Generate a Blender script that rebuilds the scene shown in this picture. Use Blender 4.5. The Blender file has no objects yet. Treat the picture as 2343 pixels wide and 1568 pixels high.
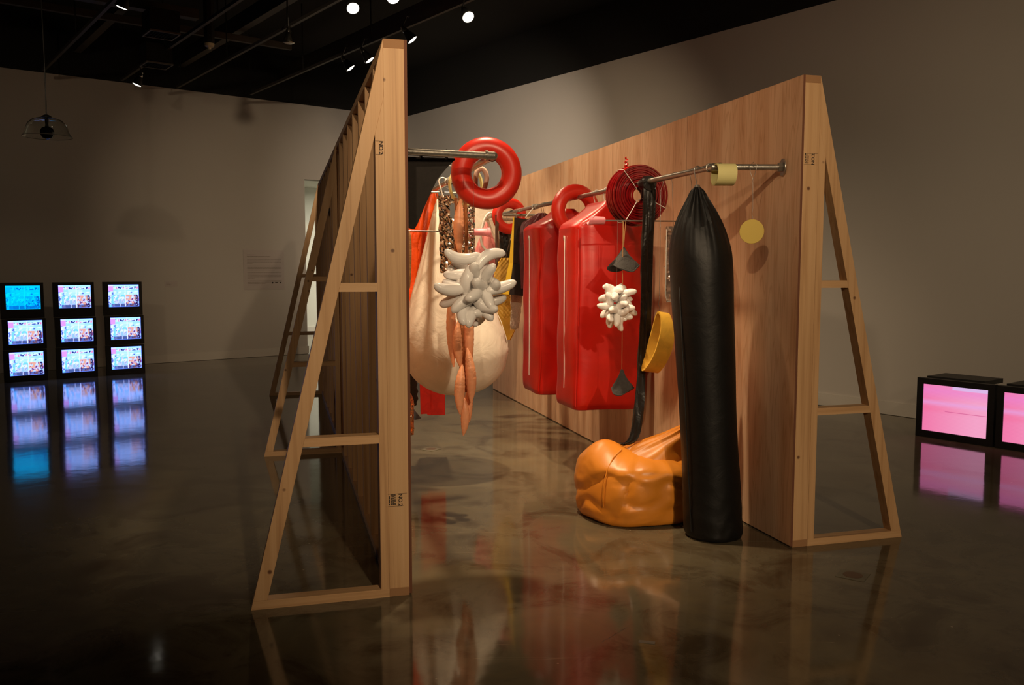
import bpy, bmesh, math, random
from math import sin, cos, pi, radians as R
from mathutils import Vector, Matrix, noise

# ------------------------------------------------------------------ camera, world, lights, exposure
sc = bpy.context.scene
C = sc.collection
CAMH, PITCH, F = 1.4645, .0852, 1975.0
cam = bpy.data.objects.new('camera', bpy.data.cameras.new('camera')); C.objects.link(cam)
cam.data.sensor_width = 36; cam.data.lens = 36*F/2343
cam.data.clip_end = 100; cam.data.clip_start = .05
cam.location = (0, 0, CAMH); cam.rotation_euler = (pi/2-PITCH, 0, 0)
sc.camera = cam
vs = sc.view_settings
vs.view_transform = 'Standard'; vs.look = 'None'; vs.gamma = 1; vs.use_curve_mapping = False
vs.exposure = 0.0
w = bpy.data.worlds.new('gallery_dark'); sc.world = w; w.use_nodes = True
w.node_tree.nodes['Background'].inputs[0].default_value = (1, .78, .55, 1)
w.node_tree.nodes['Background'].inputs[1].default_value = .009

# frames: K = aisle between the timber walls (s along, d from the right timber wall), G = gallery corner
YR, YL, YG = .2746, .2617, .6572
def ax(y): return Vector((-sin(y), cos(y), 0)), Vector((cos(y), sin(y), 0))
aR, nR = ax(YR); aL, nL = ax(YL); aG, nG = ax(YG)
PR = Vector((1.4659, 4.4361, 0)); PL = Vector((-.5472, 3.7537, 0))
PG = aG*13.9294 + nG*8.2575
RH = 4.2283
def K(s, d, z=0): return PR + aR*s - nR*d + Vector((0, 0, z))
def G(a, n, z=0): return PG + aG*a + nG*n + Vector((0, 0, z))
def pk(x, y, s):
    """aisle coordinates (d, z) of the photograph's point (x, y) for an item s metres down the aisle"""
    u = (x-1171.5)/F; v = (784-y)/F; c_, s_ = cos(PITCH), sin(PITCH)
    r = Vector((u, c_+v*s_, -s_+v*c_)); O = Vector((0, 0, CAMH))
    P = O + r*(((PR+aR*s-O).dot(aR))/r.dot(aR)) - PR
    return -P.dot(nR), P.z

WARM = (1, .74, .47)
def spot_light(name, loc, target, power, ang=60, blend=.6, size=.06, col=WARM, parent=None):
    L = bpy.data.lights.new(name, 'SPOT'); L.energy = power; L.color = col
    L.spot_size = R(ang); L.spot_blend = blend; L.shadow_soft_size = size
    o = bpy.data.objects.new(name, L); C.objects.link(o)
    o.location = loc; o.rotation_euler = (Vector(target)-Vector(loc)).to_track_quat('-Z', 'Y').to_euler()
    if parent: o.parent = parent; o.matrix_parent_inverse = parent.matrix_world.inverted()
    return o
# unseen lamps off frame and over the aisle; washes and fills are added
spot_light('unseen_front_lamp', (2.3, -3.4, 3.95), K(1.1, .6, 1.0), 980, 40, .9)
spot_light('unseen_front_lamp', (1.7, -1.6, 3.95), K(.4, 1.6, 1.1), 170, 36, .9)
spot_light('unseen_front_lamp', (-3.2, -.6, 3.9), PL+aL*2.5+Vector((-.3, 0, 1.0)), 160, 46, 1)  # added weak fill for the braces on the left wall's outer side
spot_light('unseen_front_lamp', (-.5, .3, 3.95), K(2.6, .1, 1.6), 330, 40, .8)
spot_light('unseen_over_lamp', K(.85, 1.35, 4.0), K(1.35, 1.3, 0), 500, 66, .75)
spot_light('unseen_over_lamp', K(3.0, 1.75, 3.95), K(3.0, 0, 1.7), 150, 84, .9)  # added wash to brighten the upper plywood of the right wall
spot_light('unseen_over_lamp', K(4.3, 1.1, 4.0), K(3.9, 1.0, 0), 520, 66, .7)
spot_light('added_wall_wash', G(-8.0, -4.2, 3.75), G(-4.6, 0, 2.1), 260, 66, 1)  # this and the side spots below are added to brighten the gallery walls
spot_light('added_wall_wash', G(-7.6, -3.6, 3.75), G(-2.0, 0, 2.6), 800, 56, 1, col=(1, .80, .60))
spot_light('added_wall_wash', G(-8.3, -5.3, 3.85), G(0, -2.6, 1.9), 390, 42, 1)
spot_light('added_wall_wash', G(-8.0, -8.6, 3.6), G(0, -5.6, 2.2), 85, 50, 1)
spot_light('added_wall_wash', G(-12.0, -4.3, 3.75), G(-9.2, 0, 1.6), 120, 90, 1)
spot_light('added_wall_wash', G(-15.0, -4.3, 3.75), G(-12.5, 0, 1.4), 110, 90, 1)

# ------------------------------------------------------------------ helpers
def link(name, me, mats, parent=None):
    o = bpy.data.objects.new(name, me); C.objects.link(o)
    for m in (mats if isinstance(mats, (list, tuple)) else [mats]): me.materials.append(m)
    if parent: o.parent = parent
    return o
def obj(name, bm, mats, parent=None, smooth=40, recalc=True, **kw):
    if recalc: bmesh.ops.recalc_face_normals(bm, faces=bm.faces)
    me = bpy.data.meshes.new(name); bm.to_mesh(me); bm.free()
    if smooth:
        me.polygons.foreach_set('use_smooth', [True]*len(me.polygons))
        me.set_sharp_from_angle(angle=R(smooth))
    o = link(name, me, mats, parent)
    for k, v in kw.items(): o[k] = v
    return o
def thing(name, label, cat, loc=(0, 0, 0), rotz=0, group=None):
    o = bpy.data.objects.new(name, None); C.objects.link(o); o.empty_display_size = .05
    o.location = loc; o.rotation_euler = (0, 0, rotz); o['label'] = label; o['category'] = cat
    if group: o['group'] = group
    return o
def tag(o, label, cat, group=None):
    o['label'] = label; o['category'] = cat
    if group: o['group'] = group
    return o
def struct(name, bm, m, **kw): return obj(name, bm, m, kind='structure', **kw)
def box(bm, x0, x1, y0, y1, z0, z1, mi=0, bev=0):
    vs_ = [bm.verts.new((x, y, z)) for x in (x0, x1) for y in (y0, y1) for z in (z0, z1)]
    fs = []
    for q in ((0, 1, 3, 2), (4, 6, 7, 5), (0, 4, 5, 1), (2, 3, 7, 6), (0, 2, 6, 4), (1, 5, 7, 3)):
        f = bm.faces.new([vs_[i] for i in q]); f.material_index = mi; fs.append(f)
    if bev:
        es = list({e for f in fs for e in f.edges})
        bmesh.ops.bevel(bm, geom=es, offset=bev, segments=2, affect='EDGES', profile=.5)
    return fs
def hexa(bm, p, mi=0):
    """p: 4 bottom points then the 4 top points"""
    v = [bm.verts.new(q) for q in p]
    for q in ((3, 2, 1, 0), (4, 5, 6, 7), (0, 1, 5, 4), (1, 2, 6, 5), (2, 3, 7, 6), (3, 0, 4, 7)):
        bm.faces.new([v[i] for i in q]).material_index = mi
def prism(bm, pts, y0, y1, mi=0):
    """polygon in x,z pushed along y"""
    a = [bm.verts.new((x, y0, z)) for x, z in pts]; b = [bm.verts.new((x, y1, z)) for x, z in pts]
    n = len(pts); bm.faces.new(a).material_index = mi; bm.faces.new(b[::-1]).material_index = mi
    for i in range(n):
        bm.faces.new((a[i], b[i], b[(i+1) % n], a[(i+1) % n])).material_index = mi
def tube(bm, pts, r, seg=8, cap=True, closed=False, mi=0):
    pts = [Vector(p) for p in pts]; n = len(pts); rings = []
    rr = r if isinstance(r, (list, tuple)) else [r]*n
    up = Vector((0, 0, 1)); prev = None
    for i, p in enumerate(pts):
        if closed: t = pts[(i+1) % n]-pts[i-1]
        else: t = pts[min(i+1, n-1)]-pts[max(i-1, 0)]
        t.normalize()
        if prev is None:
            u = t.cross(up)
            if u.length < 1e-3: u = t.cross(Vector((1, 0, 0)))
        else: u = prev - t*prev.dot(t)
        u.normalize(); prev = u; v = t.cross(u)
        rings.append([bm.verts.new(p+(u*cos(2*pi*k/seg)+v*sin(2*pi*k/seg))*rr[i]) for k in range(seg)])
    m = n if closed else n-1
    for i in range(m):
        a, b = rings[i], rings[(i+1) % n]
        for k in range(seg):
            bm.faces.new((a[k], a[(k+1) % seg], b[(k+1) % seg], b[k])).material_index = mi
    if cap and not closed:
        bm.faces.new(rings[0][::-1]).material_index = mi; bm.faces.new(rings[-1]).material_index = mi
def lathe(bm, prof, seg=24, axis='Z', off=(0, 0, 0), mi=0, cap=True):
    off = Vector(off); rings = []
    def pt(r, h, a):
        if axis == 'Z': return off+Vector((r*cos(a), r*sin(a), h))
        if axis == 'X': return off+Vector((h, r*cos(a), r*sin(a)))
        return off+Vector((r*cos(a), h, r*sin(a)))
    for r, h in prof: rings.append([bm.verts.new(pt(max(r, 1e-4), h, 2*pi*k/seg)) for k in range(seg)])
    for a, b in zip(rings, rings[1:]):
        for k in range(seg): bm.faces.new((a[k], a[(k+1) % seg], b[(k+1) % seg], b[k])).material_index = mi
    if cap:
        bm.faces.new(rings[0][::-1]).material_index = mi; bm.faces.new(rings[-1]).material_index = mi
def torus(bm, Rm, r, seg=48, s2=16, M=Matrix(), wob=0):
    rings = []
    for i in range(seg):
        a = 2*pi*i/seg; rr = r*(1+wob*noise.noise(Vector((cos(a)*2, sin(a)*2, 1))))
        rings.append([bm.verts.new(M @ Vector(((Rm+rr*cos(b))*cos(a), rr*sin(b), (Rm+rr*cos(b))*sin(a)))) for b in [2*pi*k/s2 for k in range(s2)]])
    for i in range(seg):
        a, b = rings[i], rings[(i+1) % seg]
        for k in range(s2): bm.faces.new((a[k], a[(k+1) % s2], b[(k+1) % s2], b[k]))
def cr(p0, p1, p2, p3, t):
    return .5*((2*p1)+(-p0+p2)*t+(2*p0-5*p1+4*p2-p3)*t*t+(-p0+3*p1-3*p2+p3)*t**3)
def interp(keys, m):
    out = []; n = len(keys)
    for i in range(n-1):
        for j in range(m):
            t = j/m
            out.append([cr(keys[max(i-1, 0)][c], keys[i][c], keys[i+1][c], keys[min(i+2, n-1)][c], t) for c in range(len(keys[0]))])
    out.append(list(keys[-1])); return out
def loft(bm, keys, n=48, m=5, wr=None, disp=None, p=2.0):
    """keys: (z, hx, hy, cx, cy); wr(theta, z, i)-> radial factor; disp(Vector)->Vector"""
    rings = []
    ks = interp(keys, m); N = len(ks)
    for i, (z, hx, hy, cx, cy) in enumerate(ks):
        hx = max(hx, .002); hy = max(hy, .002); ring = []
        for k in range(n):
            a = 2*pi*k/n; ca, sa = cos(a), sin(a)
            x = math.copysign(abs(ca)**(2/p), ca); y = math.copysign(abs(sa)**(2/p), sa)
            q = 1+(wr(a, z, i/(N-1)) if wr else 0)
            v = Vector((cx+hx*x*q, cy+hy*y*q, z))
            if disp: v += disp(v)
            ring.append(bm.verts.new(v))
        rings.append(ring)
    for a, b in zip(rings, rings[1:]):
        for k in range(n): bm.faces.new((a[k], a[(k+1) % n], b[(k+1) % n], b[k]))
    bm.faces.new(rings[0][::-1]); bm.faces.new(rings[-1])
def sheet(bm, fn, nu, nv, th=0, keep=None):
    """fn(u, v)->Vector grid with optional thickness"""
    g = [[fn(i/nu, j/nv) for j in range(nv+1)] for i in range(nu+1)]
    A = [[bm.verts.new(q) for q in row] for row in g]
    B = None
    if th:
        B = []
        for i in range(nu+1):
            row = []
            for j in range(nv+1):
                du = g[min(i+1, nu)][j]-g[max(i-1, 0)][j]; dv = g[i][min(j+1, nv)]-g[i][max(j-1, 0)]
                nn = du.cross(dv).normalized()*th; row.append(bm.verts.new(g[i][j]+nn))
            B.append(row)
    for i in range(nu):
        for j in range(nv):
            if keep and not keep((i+.5)/nu, (j+.5)/nv): continue
            bm.faces.new((A[i][j], A[i+1][j], A[i+1][j+1], A[i][j+1]))
            if B: bm.faces.new((B[i][j], B[i][j+1], B[i+1][j+1], B[i+1][j]))
    if B and not keep:
        for i in range(nu):
            bm.faces.new((A[i][0], B[i][0], B[i+1][0], A[i+1][0])); bm.faces.new((A[i][nv], A[i+1][nv], B[i+1][nv], B[i][nv]))
        for j in range(nv):
            bm.faces.new((A[0][j], A[0][j+1], B[0][j+1], B[0][j])); bm.faces.new((A[nu][j], B[nu][j], B[nu][j+1], A[nu][j+1]))
    for v in [v for v in bm.verts if not v.link_faces]: bm.verts.remove(v)
BM = bmesh.new
def nz(x, y, z, s=1): return noise.noise(Vector((x*s, y*s, z*s)))
def fold(th, z, k, amp, seed=0): return amp*(sin(k*th+3*nz(cos(th), sin(th), z*1.5+seed, 1.3))*.6+.4*sin((k*1.7)*th+seed+z*3))

# ------------------------------------------------------------------ materials
def mat(name, col=(.5, .5, .5), rough=.5, metal=0, **kw):
    m = bpy.data.materials.new(name); m.use_nodes = True
    b = m.node_tree.nodes['Principled BSDF']
    b.inputs['Base Color'].default_value = (*col, 1); b.inputs['Roughness'].default_value = rough
    b.inputs['Metallic'].default_value = metal
    for k, v in kw.items():
        b.inputs[k].default_value = v
    return m
class NT:
    def __init__(s, m): s.t = m.node_tree; s.b = s.t.nodes['Principled BSDF']
    def n(s, ty, **kw):
        o = s.t.nodes.new('ShaderNode'+ty)
        for k, v in kw.items():
            if k.startswith('i_'): o.inputs[k[2:].replace('_', ' ')].default_value = v
            else: setattr(o, k, v)
        return o
    def l(s, a, b): s.t.links.new(a, b)
    def ramp(s, src, stops):
        r = s.n('ValToRGB'); e = r.color_ramp.elements
        while len(e) < len(stops): e.new(.5)
        for el, (p, c) in zip(e, stops): el.position = p; el.color = (*c, 1) if len(c) == 3 else c
        s.l(src, r.inputs[0]); return r.outputs[0]
    def mix(s, f, a, b, mode='MIX'):
        m = s.n('Mix', data_type='RGBA', blend_type=mode)
        for i, v in ((0, f), (6, a), (7, b)):
            if hasattr(v, 'is_output') or isinstance(v, bpy.types.NodeSocket): s.l(v, m.inputs[i])
            else: m.inputs[i].default_value = v if i == 0 else (*v, 1)
        return m.outputs[2]
def coords(t, scale=(1, 1, 1), rnd=True):
    tc = t.n('TexCoord'); mp = t.n('Mapping'); mp.inputs['Scale'].default_value = scale
    t.l(tc.outputs['Object'], mp.inputs[0])
    if rnd:
        oi = t.n('ObjectInfo'); mu = t.n('VectorMath', operation='SCALE'); cb = t.n('CombineXYZ')
        for i in range(3): t.l(oi.outputs['Random'], cb.inputs[i])
        t.l(cb.outputs[0], mu.inputs[0]); mu.inputs['Scale'].default_value = 37
        t.l(mu.outputs[0], mp.inputs['Location'])
    return mp.outputs[0]
def bump(t, src, strength, dist=.01):
    b = t.n('Bump'); b.inputs['Strength'].default_value = strength; b.inputs['Distance'].default_value = dist
    t.l(src, b.inputs['Height']); t.l(b.outputs[0], t.b.inputs['Normal'])
def pine(name, axis=2, tone=1.0):
    m = mat(name, rough=.55); t = NT(m); sc_ = [34, 34, 34]; sc_[axis] = .9
    v = coords(t, sc_)
    n1 = t.n('TexNoise', i_Scale=1.0, i_Detail=5.0, i_Roughness=.6, i_Distortion=.6); t.l(v, n1.inputs['Vector'])
    c = t.ramp(n1.outputs[0], [(.25, (.44*tone, .24*tone, .105*tone)), (.5, (.62*tone, .375*tone, .185*tone)), (.8, (.70*tone, .46*tone, .25*tone))])
    ks = [11, 11, 11]; ks[1 if axis != 1 else 0] = .01
    v2 = coords(t, ks); vo = t.n('TexVoronoi', i_Scale=1.0); t.l(v2, vo.inputs['Vector'])
    kn = t.ramp(vo.outputs['Distance'], [(.0, (1, 1, 1)), (.075, (.8, .8, .8)), (.13, (0, 0, 0))])
    wn = t.n('TexWhiteNoise'); t.l(vo.outputs['Color'], wn.inputs['Vector'])
    g = t.n('Math', operation='GREATER_THAN'); t.l(wn.outputs['Value'], g.inputs[0]); g.inputs[1].default_value = .74
    mu = t.n('Math', operation='MULTIPLY'); t.l(kn, mu.inputs[0]); t.l(g.outputs[0], mu.inputs[1])
    c2 = t.mix(mu.outputs[0], c, (.11, .035, .012)); t.l(c2, t.b.inputs['Base Color'])
    bump(t, n1.outputs[0], .12, .002)
    return m
PINE = pine('pine_upright'); PINE_X = pine('pine_cross', 0); PINE_Y = pine('pine_plate', 1)
PINE_END = mat('pine_end_grain', (.36, .19, .085), .8)
def plywood():
    m = mat('plywood_face', rough=.42); t = NT(m)
    v = coords(t, (1, 1, 1), False)
    mp = t.n('Mapping'); mp.inputs['Scale'].default_value = (1, 7, .55); t.l(v, mp.inputs[0])
    oi = t.n('ObjectInfo'); cb = t.n('CombineXYZ'); mm = t.n('Math', operation='MULTIPLY'); mm.inputs[1].default_value = 50
    t.l(oi.outputs['Random'], mm.inputs[0]); t.l(mm.outputs[0], cb.inputs[0]); t.l(cb.outputs[0], mp.inputs['Location'])
    n1 = t.n('TexNoise', i_Scale=1.0, i_Detail=3.0, i_Roughness=.5); t.l(mp.outputs[0], n1.inputs['Vector'])
    # contour lines of a stretched noise field give cathedral grain
    mu = t.n('Math', operation='MULTIPLY'); mu.inputs[1].default_value = 17; t.l(n1.outputs[0], mu.inputs[0])
    fr = t.n('Math', operation='FRACT'); t.l(mu.outputs[0], fr.inputs[0])
    base = t.ramp(n1.outputs[0], [(.3, (.62, .37, .22)), (.5, (.74, .48, .30)), (.7, (.82, .58, .39))])
    line = t.ramp(fr.outputs[0], [(0, (.82, .74, .66)), (.3, (1, 1, 1)), (.85, (1, 1, 1)), (1, (.82, .74, .66))])
    c = t.mix(.8, base, line, 'MULTIPLY')
    m2 = t.n('Mapping'); m2.inputs['Scale'].default_value = (1, 3.2, .12); t.l(v, m2.inputs[0])
    n2 = t.n('TexNoise', i_Scale=2.0, i_Detail=2.0); t.l(m2.outputs[0], n2.inputs['Vector'])
    st = t.ramp(n2.outputs[0], [(.35, (.88, .81, .75)), (.6, (1.0, 1.0, 1.0))])
    c = t.mix(.8, c, st, 'MULTIPLY'); t.l(c, t.b.inputs['Base Color'])
    return m
PLY = plywood(); PLYEDGE = mat('plywood_edge', (.16, .06, .03), .8)
def vinyl(name, col, rough=.3, bscale=6, bstr=.25, var=.12, **kw):
    m = mat(name, col, rough, **kw); t = NT(m); v = coords(t, (bscale,)*3)
    n1 = t.n('TexNoise', i_Scale=1.0, i_Detail=4.0, i_Roughness=.55, i_Distortion=.8); t.l(v, n1.inputs['Vector'])
    lo = tuple(x*(1-var) for x in col); hi = tuple(min(1, x*(1+var)) for x in col)
    t.l(t.ramp(n1.outputs[0], [(.35, lo), (.65, hi)]), t.b.inputs['Base Color'])
    bump(t, n1.outputs[0], bstr, .01); return m
RED = vinyl('red_vinyl', (.44, .006, .002), .36, 4, .25, **{'Coat Weight': .12, 'Coat Roughness': .2})
REDRING = vinyl('red_inflated_vinyl', (.60, .022, .010), .36, 3, .05, .06)
DARKRED = mat('dark_red_tubing', (.17, .004, .005), .18, **{'Coat Weight': .7, 'Coat Roughness': .08})
BLACKV = vinyl('black_vinyl', (.005, .005, .005), .48, 9, .3, **{'Specular IOR Level': .35})
BLACKS = vinyl('black_strap_vinyl', (.006, .0055, .005), .33, 14, .6)
ORANGEV = vinyl('orange_leatherette', (.66, .235, .022), .38, 2.6, .35, .18)
ORANGEC = vinyl('orange_cloth', (.78, .085, .004), .45, 12, .5)
CREAM = vinyl('cream_fabric', (.80, .735, .62), .72, 7, .8, .05)
WHITEB = mat('white_balloon', (.84, .82, .80), .25, **{'Subsurface Weight': .0})
SALMON = vinyl('salmon_fabric', (.84, .38, .20), .4, 30, .35, .06)
RIBBON = vinyl('rust_ribbon', (.36, .125, .035), .5, 30, .2)
FELT = vinyl('grey_felt', (.045, .042, .040), .9, 60, .4)
FELTD = vinyl('charcoal_felt', (.014, .011, .009), .9, 40, .3)
YELL = vinyl('yellow_foam', (.68, .40, .045), .5, 14, .1)
YELLP = mat('pale_yellow_foam', (.66, .60, .26), .75)
YELLD = mat('gold_disc', (.62, .46, .10), .55)
YELLB = mat('bright_yellow_vinyl', (.78, .52, .015), .4)
PINK = vinyl('pink_cloth', (.78, .27, .26), .5, 10, .4)
PINKP = mat('pink_plastic', (.80, .27, .31), .35)
BROWN = vinyl('brown_suede', (.030, .016, .010), .85, 30, .4)
FUR = vinyl('white_fur', (.62, .53, .42), .9, 90, 1)
STEEL = vinyl('galvanised_steel', (.40, .37, .32), .34, 40, .08, .15); STEEL.node_tree.nodes['Principled BSDF'].inputs['Metallic'].default_value = .85
WIRE = mat('wire', (.35, .33, .3), .35, .9)
CORD = mat('jute_cord', (.42, .22, .08), .8)
WHITEP = mat('white_plastic', (.75, .72, .66), .35)
WHITES = mat('white_string', (.7, .66, .6), .7)
def foilmat(name, col, scale, st):
    m = mat(name, col, .16, 1.0); t = NT(m); v = coords(t, (scale,)*3)
    n1 = t.n('TexNoise', i_Scale=1.0, i_Detail=2.0, i_Distortion=1.2); t.l(v, n1.inputs['Vector']); bump(t, n1.outputs[0], st, .02); return m
FOIL = foilmat('silver_foil', (.72, .68, .62), 9, .15); COPPER = foilmat('copper_foil', (.85, .42, .26), 16, .6)
PLASTIC = mat('clear_plastic', (.85, .75, .65), .08, **{'Transmission Weight': .75, 'IOR': 1.2})
BLACKP = mat('black_television_plastic', (.008, .008, .009), .45)
FIX = mat('lamp_black_metal', (.01, .01, .01), .4)
CHROME = mat('lamp_socket_metal', (.5, .5, .45), .2, 1)
DARKCEIL = mat('black_ceiling_paint', (.006, .006, .0055), .9)
DUCT = mat('dark_duct_paint', (.055, .048, .04), .6)
INK = mat('stamp_ink', (.02, .014, .012), .8)
TEXTINK = mat('grey_text_ink', (.20, .17, .14), .8)
def wallmat():
    m = mat('gallery_wall_paint', (.50, .47, .43), .85); t = NT(m); v = coords(t, (.5,)*3, False)
    n1 = t.n('TexNoise', i_Scale=1.0, i_Detail=3.0); t.l(v, n1.inputs['Vector'])
    t.l(t.ramp(n1.outputs[0], [(.3, (.48, .45, .41)), (.7, (.52, .49, .45))]), t.b.inputs['Base Color'])
    return m
WALL = wallmat()
TRIM = mat('baseboard_paint', (.56, .53, .48), .5)
def floormat():
    m = mat('polished_concrete', rough=.2); t = NT(m)
    tc = t.n('TexCoord'); v = tc.outputs['Object']
    a = t.n('TexNoise', i_Scale=.55, i_Detail=6.0, i_Roughness=.62, i_Distortion=.5); t.l(v, a.inputs['Vector'])
    b = t.n('TexNoise', i_Scale=2.4, i_Detail=7.0, i_Roughness=.65, i_Distortion=.9); t.l(v, b.inputs['Vector'])
    c1 = t.ramp(a.outputs[0], [(.32, (.070, .052, .031)), (.48, (.112, .092, .057)), (.60, (.138, .120, .078)), (.75, (.130, .092, .055))])
    c2 = t.ramp(b.outputs[0], [(.33, (.50, .42, .36)), (.5, (1, 1, 1)), (.72, (1.15, 1.12, 1.0))])
    c = t.mix(1.0, c1, c2, 'MULTIPLY')
    # pale specks and hairline scratches
    vo = t.n('TexVoronoi', i_Scale=5.0); t.l(v, vo.inputs['Vector'])
    sp = t.ramp(vo.outputs['Distance'], [(0, (1, 1, 1)), (.016, (1, 1, 1)), (.03, (0, 0, 0))])
    c = t.mix(sp, c, (.32, .28, .2))
    for rot, scl in ((.5, (.35, 9, 1)), (2.0, (.5, 12, 1))):
        mp = t.n('Mapping'); mp.inputs['Rotation'].default_value = (0, 0, rot); mp.inputs['Scale'].default_value = scl; t.l(v, mp.inputs[0])
        nn = t.n('TexNoise', i_Scale=1.3, i_Detail=2.0); t.l(mp.outputs[0], nn.inputs['Vector'])
        sb = t.n('Math', operation='SUBTRACT'); sb.inputs[1].default_value = .72; t.l(nn.outputs[0], sb.inputs[0])
        ab = t.n('Math', operation='ABSOLUTE'); t.l(sb.outputs[0], ab.inputs[0])
        l_ = t.ramp(ab.outputs[0], [(0, (.7, .7, .7)), (.0035, (0, 0, 0))]); c = t.mix(l_, c, (.26, .22, .15))
    t.l(c, t.b.inputs['Base Color'])
    r = t.n('MapRange'); r.inputs['To Min'].default_value = .055; r.inputs['To Max'].default_value = .11
    t.l(b.outputs[0], r.inputs[0]); t.l(r.outputs[0], t.b.inputs['Roughness'])
    # very shallow waviness of a trowelled slab, stretches reflections
    mp = t.n('Mapping'); mp.inputs['Scale'].default_value = (2.5, 2.5, 1); t.l(v, mp.inputs[0])
    nn = t.n('TexNoise', i_Scale=3.0, i_Detail=3.0); t.l(mp.outputs[0], nn.inputs['Vector']); bump(t, nn.outputs[0], .05, .01)
    t.b.inputs['IOR'].default_value = 1.47
    return m
FLOOR = floormat()
def emis(name, col, st):
    m = mat(name, (0, 0, 0), .3); b = m.node_tree.nodes['Principled BSDF']
    b.inputs['Emission Color'].default_value = (*col, 1); b.inputs['Emission Strength'].default_value = st; return m
LENS = emis('lit_lamp_lens', (1, .93, .78), 4)
LENSOFF = mat('unlit_lamp_lens', (.3, .3, .28), .15)
GLASS = mat('clear_glass', (.9, .92, .9), .03, **{'Transmission Weight': 1.0, 'IOR': 1.45})

# ------------------------------------------------------------------ the room
bm = BM(); P = [G(-19, -16), G(-19, 0.2), G(0, 0.2), G(0, -16)]
f = [bm.verts.new(p) for p in P]; bm.faces.new(f)
f = [bm.verts.new(p) for p in [G(0, -4.2), G(0, 3), G(5.2, 3), G(5.2, -4.2)]]; bm.faces.new(f)
bmesh.ops.remove_doubles(bm, verts=bm.verts, dist=1e-4)
struct('floor', bm, FLOOR, smooth=0, recalc=False)
def gbox(bm, a0, a1, n0, n1, z0, z1):
    hexa(bm, [G(a0, n0, z0), G(a1, n0, z0), G(a1, n1, z0), G(a0, n1, z0), G(a0, n0, z1), G(a1, n0, z1), G(a1, n1, z1), G(a0, n1, z1)])
bm = BM(); gbox(bm, 0, .2, -16, -1.972, 0, RH); gbox(bm, 0, .2, -1.972, -.55, 2.985, RH); gbox(bm, 0, .2, -.55, .2, 0, RH)
struct('wall_back', bm, WALL, smooth=0)
bm = BM(); gbox(bm, -19, 0, 0, .2, 0, RH); struct('wall_right', bm, WALL, smooth=0)
bm = BM(); gbox(bm, -19, .2, -16.2, -16, 0, RH); struct('wall_left', bm, WALL, smooth=0)
bm = BM(); gbox(bm, -19.2, -19, -16.2, .2, 0, RH); struct('wall_front', bm, WALL, smooth=0)
bm = BM(); gbox(bm, -.001, .25, -16, .2, RH, 5.0); gbox(bm, -19, 0, 0, .25, RH, 5.0); gbox(bm, -19, .2, -16.2, -15.99, RH, 5.0); gbox(bm, -19.2, -19, -16, .2, RH, 5.0)
struct('trim_1', bm, DARKCEIL, smooth=0)
bm = BM(); gbox(bm, -19.2, .25, -16.2, .25, 5.0, 5.1); struct('ceiling', bm, DARKCEIL, smooth=0)
bm = BM(); gbox(bm, -.016, 0, -16, -1.972, .004, .135); gbox(bm, -.016, 0, -.55, 0, .004, .135)
gbox(bm, -.016, 0.2, -1.972, -1.956, .004, .135); struct('baseboard_back', bm, TRIM, smooth=0)
bm = BM(); gbox(bm, -19, 0, -.016, 0, .004, .135); struct('baseboard_right', bm, TRIM, smooth=0)
# bright room beyond the doorway
bm = BM(); gbox(bm, 4.6, 4.8, -4.2, 3, 0, 3.3); gbox(bm, .2, 4.6, -4.4, -4.2, 0, 3.3); gbox(bm, .2, 4.6, 3, 3.2, 0, 3.3); gbox(bm, .2, 4.8, -4.4, 3.2, 3.3, 3.4)
struct('wall_beyond', bm, mat('far_room_paint', (.62, .62, .56), .8), smooth=0)
bm = BM(); gbox(bm, 4.58, 4.6, -4.2, 3, 0, .14); struct('baseboard_beyond', bm, TRIM, smooth=0)
L = bpy.data.lights.new('far_room_light', 'AREA'); L.energy = 170; L.size = 2.2; L.color = (1, .93, .76)
o = bpy.data.objects.new('far_room_light', L); C.objects.link(o); o.location = G(2.4, 1.7, 3.2)

# wall texts
def wall_text(n0, n1, z0, z1, rows, label, cat, name, logos=False):
    t = thing(name, label, cat, G(-.001, (n0+n1)/2, z0), YG); W_ = (n1-n0)/2; H_ = z1-z0
    bm = BM(); box(bm, -W_, W_, -.006, 0, 0, H_); obj('text_panel', bm, mat('panel_paint', (.47, .42, .40), .6), t, smooth=0)
    bm = BM(); rnd = random.Random(5)
    for (fy, x0, x1, h) in rows:
        x = -W_+x0*2*W_; xe = -W_+x1*2*W_
        while x < xe:
            wd = rnd.uniform(.008, .034); box(bm, x, min(x+wd, xe), -.0068, -.006, H_*(1-fy), H_*(1-fy)+h); x += wd+.005
    obj('text_lines', bm, TEXTINK, t, smooth=0, kind='stuff')
    if logos:
        for x_, r_ in ((W_*.40, .014), (W_*.80, .011)):
            bm = BM(); lathe(bm, [(r_, -.0072), (r_, -.006)], 12, 'Y', (x_, 0, H_*.17)); obj('logo_mark', bm, INK, t, smooth=0)
        bm = BM(); box(bm, W_*.53, W_*.66, -.0072, -.006, H_*.165, H_*.175+.004); obj('logo_mark', bm, INK, t, smooth=0)
rows = [(.13, .09, .30, .007), (.165, .09, .66, .007)]
y = .24
for k, (n_, last) in enumerate([(4, .22), (4, .76), (5, .26), (4, .46)]):
    for i in range(n_): rows.append((y, .09, (last if i == n_-1 else .93 if not (k == 3 and i == 2) else .52), .006)); y += .034
    y += .034
wall_text(-3.07, -2.37, 1.12, 1.775, rows, 'large printed wall text panel left of the doorway', 'sign', 'wall_text', True)
wall_text(-4.32, -4.13, 1.19, 1.275, [(.4, .1, .35, .006), (.6, .1, .5, .005)], 'small caption label on the wall right of the stacked televisions', 'label', 'wall_label')

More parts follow.
